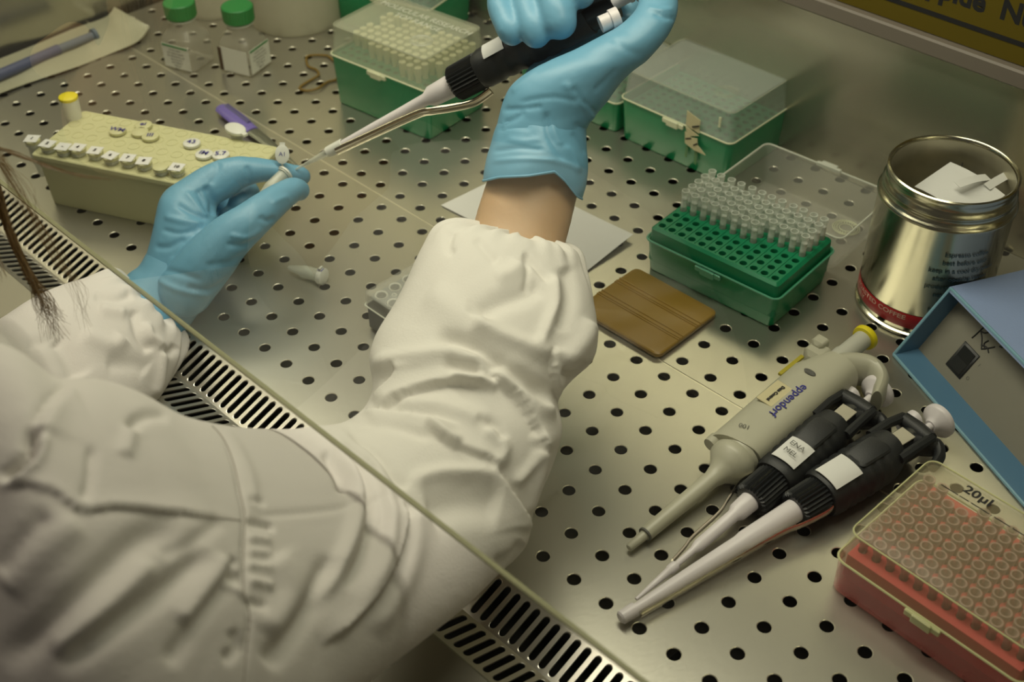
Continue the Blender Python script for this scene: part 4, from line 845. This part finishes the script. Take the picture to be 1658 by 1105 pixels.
# stitched seam threads lying on the cloth
from mathutils.bvhtree import BVHTree
def cast(px, py, lift=.0004, tree=None):
    d = CR.T @ np.array([(px - 829) / FPX, (py - 552.5) / FPX, 1]); d /= np.linalg.norm(d); h = tree.ray_cast(Vector(CC), Vector(d)); return (h[0] + h[1] * lift) if h[0] is not None else None
bv = BVHTree.FromPolygons([v.co[:] for v in me.vertices], [tuple(p.vertices) for p in me.polygons])
mb = MB()
for line in ([(343, 690), (362, 712), (378, 750), (389, 800), (396, 838), (394, 900), (395, 960), (404, 1000), (398, 1060), (394, 1105)], [(150, 829), (185, 823), (240, 827), (310, 835), (390, 843)]):
    pts = smooth_pts(line, 14); hit = [cast(q[0], q[1], .0001, bv) for q in pts]; hit = [h for h in hit if h is not None]
    for k in range(0, len(hit) - 1): mb.tube([hit[k], hit[k] + (hit[k + 1] - hit[k]) * .7], .00028, 4)
mb.build('seam_stitching', 'thread', coat)
# body: one continuous figure under the coat and gloves, forearm bare between cuff and glove
arm = [(800, 235, 940, 245, .795, .019), (790, 285, 938, 300, .793, .020), (778, 322, 930, 340, .790, .021), (767, 360, 917, 392, .785, .022), (760, 400, 905, 430, .778, .026), (742, 470, 880, 500, .765, .030), (715, 560, 850, 600, .745, .034), (690, 650, 820, 700, .720, .036), (660, 740, 790, 850, .690, .036), (600, 770, 700, 930, .660, .036), (510, 750, 600, 980, .62, .038), (400, 740, 480, 1060, .575, .042), (200, 700, 330, 1100, .54, .05)]
hd = S(-360, 250, .60)
body = fuse('body', [loft(dense(arm, 4), .03, 28), capsules([(S(250, 462, .912), .014), (S(215, 500, .905), .020), (S(170, 530, .885), .028), (S(60, 600, .83), .034), (S(-120, 760, .76), .038), (S(-280, 880, .66), .045)]),
    capsules([(S(200, 900, .545), .045), (S(-60, 950, .57), .06), (S(-320, 950, .62), .06)]), capsules([(S(-120, 950, .57), .075), (S(-150, 1500, .60), .10)]), capsules([(S(-160, 800, .58), .048), (S(-290, 480, .60), .048)]),
    capsules([(hd + np.array([0, 0, .02]), .078), (hd + np.array([-.02, .02, -.03]), .068), (hd + np.array([-.045, .050, -.062]), .040)]), capsules([(hd + np.array([-.075, .070, -.02]), .012), (hd + np.array([-.085, .080, -.035]), .013)])], .003, 'skin', person, 6)
# legs of the seated figure, on a stool before the cabinet
M['trousers'] = mat('dark_trousers', (.015, .017, .024), .8)
A3 = lambda *q: np.array(q, float)
fuse('trousers', [capsules([(A3(-.16, -.50, -.17), .085), (A3(0, -.50, -.17), .085)])] + [capsules([(A3(-.08 + q * .09, -.50, -.20), .078), (A3(-.08 + q * .11, -.32, -.215), .070), (A3(-.08 + q * .12, -.14, -.225), .058), (A3(-.08 + q * .12, -.10, -.27), .054), (A3(-.08 + q * .12, -.11, -.50), .050), (A3(-.08 + q * .12, -.13, -.79), .042)]) for q in (-1, 1)], .010, 'trousers', person, 4)
t = thing('stool', 'dark round laboratory stool under the seated person', 'stool', Matrix.Translation((-.08, -.50, -.85)))
MB().lathe([(.05, .52), (.165, .525), (.175, .545), (.165, .562), (.0, .566)], 32).build('seat', 'trousers', t); MB().lathe([(.022, .03), (.022, .522)], 16).build('pole', 'chrome', t)
for k in range(5):
    a = 2 * math.pi * k / 5; MB().tube([(0, 0, .045), (.12 * math.cos(a), .12 * math.sin(a), .035), (.24 * math.cos(a), .24 * math.sin(a), .014)], [.018, .015, .013], 8).build('leg', 'blackgloss', t)
# gloves ---------------------------------------------------------------
ra = [(800, 262, 936, 285, .794, .0245), (798, 235, 944, 250, .794, .0255), (804, 205, 948, 215, .793, .0265), (812, 172, 962, 190, .792, .0270), (822, 146, 984, 164, .790, .0275), (846, 122, 1004, 136, .787, .0260), (884, 100, 1024, 116, .784, .0230), (926, 82, 1046, 100, .782, .0200), (966, 62, 1066, 78, .780, .0175), (1002, 42, 1084, 54, .780, .0155), (1026, 20, 1096, 26, .782, .0145), (1034, 2, 1097, -4, .787, .0138), (1030, -10, 1082, -30, .794, .0130), (1020, -14, 1058, -46, .802, .0120), (1008, -16, 1034, -50, .808, .0095)]
F_ = lambda *c: capsules([(S(x, y, d), r_) for x, y, d, r_ in c], 18)
palm = loft(dense([(812, 200, 950, 205, .812, .018), (830, 150, 975, 160, .830, .016), (858, 105, 1010, 115, .848, .014), (885, 60, 1040, 70, .858, .012), (900, 20, 1050, 30, .860, .011)], 4), .014, 28)
rg = fuse('glove', [loft(dense(ra, 5), .02, 36), palm,
    F_((915, 60, .862, .011), (862, 10, .862, .0105), (822, -22, .845, .0100), (812, 6, .822, .0098), (824, 42, .808, .0094), (829, 52, .806, .0090)),
    F_((950, 45, .865, .0115), (900, -8, .866, .0112), (858, -40, .848, .0112), (852, -5, .818, .0110), (864, 38, .801, .0106), (868, 54, .799, .0100)),
    F_((985, 30, .866, .012), (945, -28, .868, .0118), (898, -62, .846, .0120), (892, -28, .812, .0122), (902, 14, .796, .0122), (906, 36, .793, .0114)),
    F_((1015, 15, .864, .012), (990, -45, .866, .0118), (946, -80, .845, .0118), (934, -55, .812, .0116), (936, -24, .797, .0112), (939, -12, .795, .0106))], .0017, 'glove', person, 5)
V, N = get(rg.data)
V = fold(V, N, [R([(838, 168), (870, 160), (905, 158), (960, 170)], -.8, 4), R([(812, 178), (845, 176), (880, 172)], -1.0, 4), R([(815, 200), (835, 192), (850, 180)], -.9, 4), R([(925, 140), (945, 165), (968, 185)], -1.6, 5), R([(935, 160), (955, 180), (960, 200)], 1.4, 5), R([(885, 180), (886, 205), (898, 232), (912, 250)], -1.3, 5), R([(910, 132), (930, 150), (952, 168), (965, 200)], .8, 6), R([(1060, 20), (1075, 28), (1095, 30)], -1, 4), R([(1048, 12), (1070, 16), (1092, 14)], .8, 4), R([(1000, 110), (980, 130), (960, 150)], -.8, 4), R([(930, 200), (950, 215), (955, 240)], -1., 5), R([(800, 235), (850, 236), (900, 246), (940, 250)], -1., 4), R([(805, 215), (860, 222), (890, 230)], .7, 6), R([(880, 100), (850, 128), (826, 150)], .8, 5),
              R([(990, 60), (1010, 78), (1040, 90)], -.4, 5)])
V = V + N * relief(V, 75, .00022, 5)[:, None]; put(rg.data, V)
def cuff(name, ringsdef, parent, n=96, th=.0006):
    """open flared glove cuff; every ring = list of (px,py,depth) around"""
    R_ = []
    for c, ax1, ax2, wob in ringsdef:
        R_.append([c + ax1 * math.cos(2 * math.pi * i / n) * (1 + wob(i / n)) + ax2 * math.sin(2 * math.pi * i / n) * (1 + wob(i / n)) for i in range(n)])
    R_ = [[tuple(q) for q in r] for r in smooth_pts([np.array(r) for r in R_], 7)]
    mb = MB().rings(R_, False, False); mb.tube(R_[0] + [R_[0][0]], .0008, 6)
    o = mb.build(name, 'glove', parent, angle=80); o.modifiers.new('thickness', 'SOLIDIFY').thickness = th; return o
def oval(L, Rr, d, th, dip=0):
    a, b = S(L[0], L[1], d), S(Rr[0], Rr[1], d); c = (a + b) / 2; v = CC - c; v /= np.linalg.norm(v); ax = (b - a) / 2; v = v - ax * (v @ ax) / (ax @ ax); v /= np.linalg.norm(v)
    return c, ax, v * th
wob = lambda amp, k, ph: (lambda u: amp * math.sin(k * 2 * math.pi * u + ph) + amp * .6 * math.sin(k * 1.7 * 2 * math.pi * round(u, 3) + ph * 2) * math.sin(math.pi * u) ** 2)
CF = []
for L, Rr, d, th, w_ in (((783, 289), (941, 312), .790, .0285, .018), ((784, 276), (947, 292), .790, .0285, .02), ((788, 255), (951, 265), .791, .0285, .016), ((795, 232), (950, 242), .792, .0280, .012), ((803, 205), (949, 216), .793, .0272, .004), ((814, 182), (950, 190), .793, .024, 0)):
    c, a1, a2 = oval(L, Rr, d, th); CF.append((c, a1, a2, wob(w_, 4, 1.1)))
o = cuff('glove_cuff', CF, rg)
# the rim of the cuff dips at the right side and rises in the middle, as worn
V, N = get(o.data); Q = project(V); up3 = S(850, 200, .79) - S(850, 290, .79); up3 /= np.linalg.norm(up3)
t_ = np.clip((Q[:, 0] - 783) / 160, 0, 1); near = np.clip((Q[:, 1] - 225) / 60, 0, 1); rise = (np.interp(t_, [0, .15, .45, .72, .82, .95, 1.0], [-.0015, .002, .0055, .0105, .006, -.003, -.004])); V = V + up3 * (rise * near)[:, None]
for e_ in (1,):
    put(o.data, V); V, N = get(o.data); sg = np.sign(((V - S(865, 260, .80)) * N).sum(1).mean())
    V = fold(V, N * sg, [R([(792, 262), (850, 258), (905, 262), (945, 278)], .9, 3.5), R([(796, 246), (840, 240), (880, 243)], -.9, 3.5), R([(884, 190), (888, 215), (900, 240), (915, 262)], -1.1, 4), R([(893, 190), (898, 215), (910, 236)], .9, 4), R([(820, 225), (850, 229), (878, 224)], .7, 4), R([(915, 235), (930, 255), (938, 280)], 1.0, 5), R([(805, 212), (830, 205), (860, 208)], -.7, 3.5), R([(925, 215), (940, 232), (948, 250)], -1.0, 4)])
    V = V + N * relief(V, 90, .0002, 4)[:, None]
put(o.data, V)
# left glove
la = [(218, 462, 300, 522, .912, .020), (229, 437, 326, 490, .912, .021), (239, 408, 352, 452, .912, .022), (247, 380, 362, 414, .912, .022), (253, 350, 362, 385, .913, .021), (259, 325, 352, 356, .915, .019), (270, 308, 350, 338, .918, .0165), (292, 293, 354, 330, .921, .0145), (322, 274, 368, 322, .924, .0125), (352, 260, 384, 312, .926, .0115), (378, 254, 396, 304, .928, .0108), (402, 254, 412, 298, .930, .0102), (428, 257, 432, 294, .933, .0098), (452, 261, 450, 294, .936, .0094), (474, 266, 468, 297, .940, .0090), (486, 270, 480, 298, .942, .0080)]
lg = fuse('glove', [loft(dense(la, 5), .02, 32), F_((484, 284, .942, .0078), (489, 286, .943, .0068)),
    F_((300, 470, .895, .020), (335, 425, .890, .0195), (368, 388, .888, .0170), (400, 362, .890, .0145), (430, 338, .898, .0125), (455, 319, .908, .0108), (474, 308, .916, .0095), (484, 308, .921, .0082)),
    F_((300, 320, .940, .011), (340, 300, .958, .0105), (385, 300, .962, .0100), (402, 318, .952, .0098), (388, 330, .945, .009)),
    F_((285, 345, .940, .011), (320, 335, .962, .0105), (365, 330, .966, .010), (385, 345, .955, .0095), (372, 352, .945, .009)),
    F_((280, 370, .938, .0105), (310, 370, .960, .0100), (345, 365, .966, .009), (360, 372, .955, .0088))], .0017, 'glove', person, 5)
V, N = get(lg.data)
V = fold(V, N, [R([(330, 300), (344, 325), (345, 350)], -3.00, 6), R([(318, 305), (330, 330), (338, 345)], -2.10, 4), R([(300, 310), (322, 335), (336, 352)], 1.50, 5), R([(285, 330), (310, 345), (335, 356)], -1.50, 4), R([(265, 350), (295, 358), (330, 362)], 1.35, 5), R([(262, 372), (290, 378), (320, 372)], -1.20, 4), R([(250, 400), (275, 400), (300, 385)], -1.35, 5), R([(340, 300), (352, 275), (350, 262)], -1.20, 5), R([(398, 268), (404, 285), (400, 298)], -1.20, 4), R([(365, 395), (395, 398), (415, 385)], -1.50, 4), R([(370, 380), (400, 385), (425, 370)], 1.20, 4), R([(420, 350), (432, 358), (446, 352)], -1.50, 4), R([(300, 465), (340, 470), (380, 445)], -1.80, 5), R([(250, 450), (290, 470), (345, 478)], 1.50, 5), R([(240, 430), (280, 440), (330, 455)], -1.20, 5), R([(330, 430), (370, 425), (400, 410)], -1.05, 5), R([(440, 330), (455, 322), (470, 318)], 0.90, 5)])
V = V + N * relief(V, 75, .00022, 8)[:, None]; put(lg.data, V)
CF = []
for L, Rr, d, th, w_ in (((176, 480), (262, 572), .896, .0225, .02), ((203, 452), (300, 535), .906, .0245, .02), ((212, 442), (312, 520), .908, .024, .016), ((226, 432), (330, 492), .910, .0232, .008), ((238, 412), (344, 462), .912, .022, 0)):
    c, a1, a2 = oval(L, Rr, d, th); CF.append((c, a1, a2, wob(w_, 4, .4)))
cuff('glove_cuff', CF, lg)
# hair: crown on the head and loose strands hanging forward
mb = MB(); mb.lathe([(.02, .098), (.055, .082), (.080, .045), (.088, 0), (.084, -.04), (.060, -.05)], 28, mtx=Matrix.Translation(tuple(hd + np.array([.012, -.012, .012])))); 
hr = mb.build('hair', 'hair', person)
r_ = random.Random(11); mb = MB()
def strand(pts, r0, jit, curl=0.):
    q = [S(x + r_.gauss(0, jit[0]), y + r_.gauss(0, jit[0]), d + r_.gauss(0, jit[1])) for x, y, d in pts]; sp = smooth_pts(q, 4); n_ = len(sp); mb.tube(sp, [r0 * (1 - .75 * (k / (n_ - 1))) for k in range(n_)], 3)
for k in range(80): strand([(-150, 60, .62), (-60, 170, .63), (-10 + r_.uniform(-14, 6), 290, .64), (22 + r_.uniform(-6, 6), 390, .645), (50 + r_.uniform(-7, 7), 450, .65), (70 + r_.uniform(-16, 18), 490 + r_.uniform(-10, 10), .655), (84 + r_.uniform(-24, 28), 512 + r_.uniform(-15, 45), .66)], .00026, (2, .005))
for k in range(20): strand([(-120, 120, .62), (-30, 220, .63), (20 + r_.uniform(-5, 12), 300, .635), (60 + r_.uniform(-10, 14), 370, .64), (95 + r_.uniform(-10, 16), 425, .645), (125 + r_.uniform(-18, 18), 465, .65), (138 + r_.uniform(-16, 16), 510 + r_.uniform(-20, 30), .655)], .00013, (2, .005))
for k in range(16): strand([(-120, 150, .60), (-30, 225, .61), (30, 250 + r_.uniform(-3, 3), .62), (80, 270 + r_.uniform(-3, 3), .62), (130, 284 + r_.uniform(-3, 4), .62), (185 + r_.uniform(-30, 4), 289 + r_.uniform(-2, 4), .62)], .00019, (1., .003))
for k in range(26): strand([(-130, 120, .61), (-40, 200, .62), (6, 262, .625), (r_.uniform(15, 60), r_.uniform(300, 350), .63), (r_.uniform(40, 130), r_.uniform(360, 470), .635)], .00011, (3, .008))
for k in range(44): strand([(-160, 80, .60), (-90, 200, .605), (-40 + r_.uniform(-25, 8), 300, .61), (-26 + r_.uniform(-25, 10), 380, .62), (2 + r_.uniform(-24, 12), 450, .62)], .0003, (5, .008))
mb.build('hair_strands', 'hair', hr)
# held microtube, open
a = S(438, 304, .922); b = S(461, 282, .930)
t = thing('microtube', 'open microtube pinched between gloved thumb and forefinger', 'tube', axis_frame(b + (a - b) / np.linalg.norm(a - b) * .034, b, (0, 0, 1)))
tube_shape(mb := MB(), .0050, .034); mb.build('tube', 'tubeplastic', t); MB().lathe([(.0050, .0330), (.0068, .0335), (.0068, .0350), (.0050, .0352), (.0046, .0340)], 20, cap0=False, cap1=False).build('rim', 'tubelid', t)
q = S(457, 250, .925); q0 = S(459, 270, .930)
t2 = MB(); t2.tube([S(460, 274, .9285), S(456, 264, .927), S(457, 258, .926)], [(.0006, .0014)] * 3, 6); t2.build('hinge', 'tubelid').parent = None
hg = D.objects['hinge']; hg.parent = t; hg.matrix_parent_inverse = t.matrix_world.inverted()
mt = axis_frame(q, q + (CC - q) * .01, tuple(S(457, 230, .92) - q))
mb = MB(); mb.lathe([(.0055, -.001), (.0062, 0), (.0062, .0012), (.0050, .0016)], 20, mtx=Matrix.Diagonal((.85, 1.15, 1, 1))); mb.box(-.002, .002, .006, .0088, -.0004, .0008)
ld = mb.build('lid', 'tubelid'); ld.parent = t; ld.matrix_parent_inverse = t.matrix_world.inverted(); ld.matrix_basis = mt
text('ink_mark', 'A1', .0045, 'inkblue', ld, Matrix.Translation((0, 0, .0018)))
# held pipette with a clear tip
P0 = S(478, 275, .934); P1 = S(1004, -8, .818); ax = (P1 - P0) / np.linalg.norm(P1 - P0); L_ = float(np.linalg.norm(P1 - P0))
def zat(px):  # length along the axis that shows at this column
    lo, hi = 0, L_
    for _ in range(40):
        m_ = (lo + hi) / 2; x_ = P(*(P0 + ax * m_))[0]
        if x_ < px: lo = m_
        else: hi = m_
    return lo
zt_, zc, zb_, ze = zat(538), zat(735), zat(778), zat(950)
black_pipette('pipette', 'black-handled pipette held in the raised gloved hand, tip at the open tube', P0, P1, tuple(CR.T @ np.array([-.3, -.9, -.5])),
    [(.0022, zt_ - .004), (.0030, zt_ + .012), (.0036, zt_ + .04), (.0040, zat(650)), (.0046, zat(690)), (.0076, zat(700)), (.0084, zc + .002)], zc, zb_, ze,
    [(-.006, -.0150, zb_ + .001), (-.007, -.0165, zat(752)), (-.008, -.0125, zat(722)), (-.0085, -.0075, zat(695)), (-.0065, -.0050, zat(672)), (-.0050, -.0030, zat(600)), (-.0036, -.0016, zt_ + .004)], 1, (98, 150, zat(800), zat(832)), None, button_z=ze + .030, hooklen=.8, roll=0, armr=(.0030, .0014), rc=.0125, rb=.90)
o = D.objects['pipette.003']
MB().lathe([(.0005, 0), (.0009, .002), (.0017, zt_ * .45), (.0026, zt_ * .75), (.0030, zt_), (.0038, zt_ + .002), (.0040, zt_ + .009), (.0034, zt_ + .009)], 16, cap1=False).build('disposable_tip', 'tubeplastic', o)
MB().lathe([(.0041, zt_ - .004), (.0043, zt_), (.0043, zt_ + .010), (.0036, zt_ + .0105)], 16, cap0=False, cap1=False).build('tip_collar', 'tubelid', o)
w2 = o.matrix_world.inverted()
q0 = w2 @ Vector(tuple(S(972, 40, .786))); q1 = w2 @ Vector(tuple(S(1002, 27, .786)))
mb = MB(); mb.tube([q0, q0 + (q1 - q0) * .55, q0 + (q1 - q0) * .56, q1], [.0055, .0055, .0068, .0068], 16); mb.build('ejector_button', 'white', o)
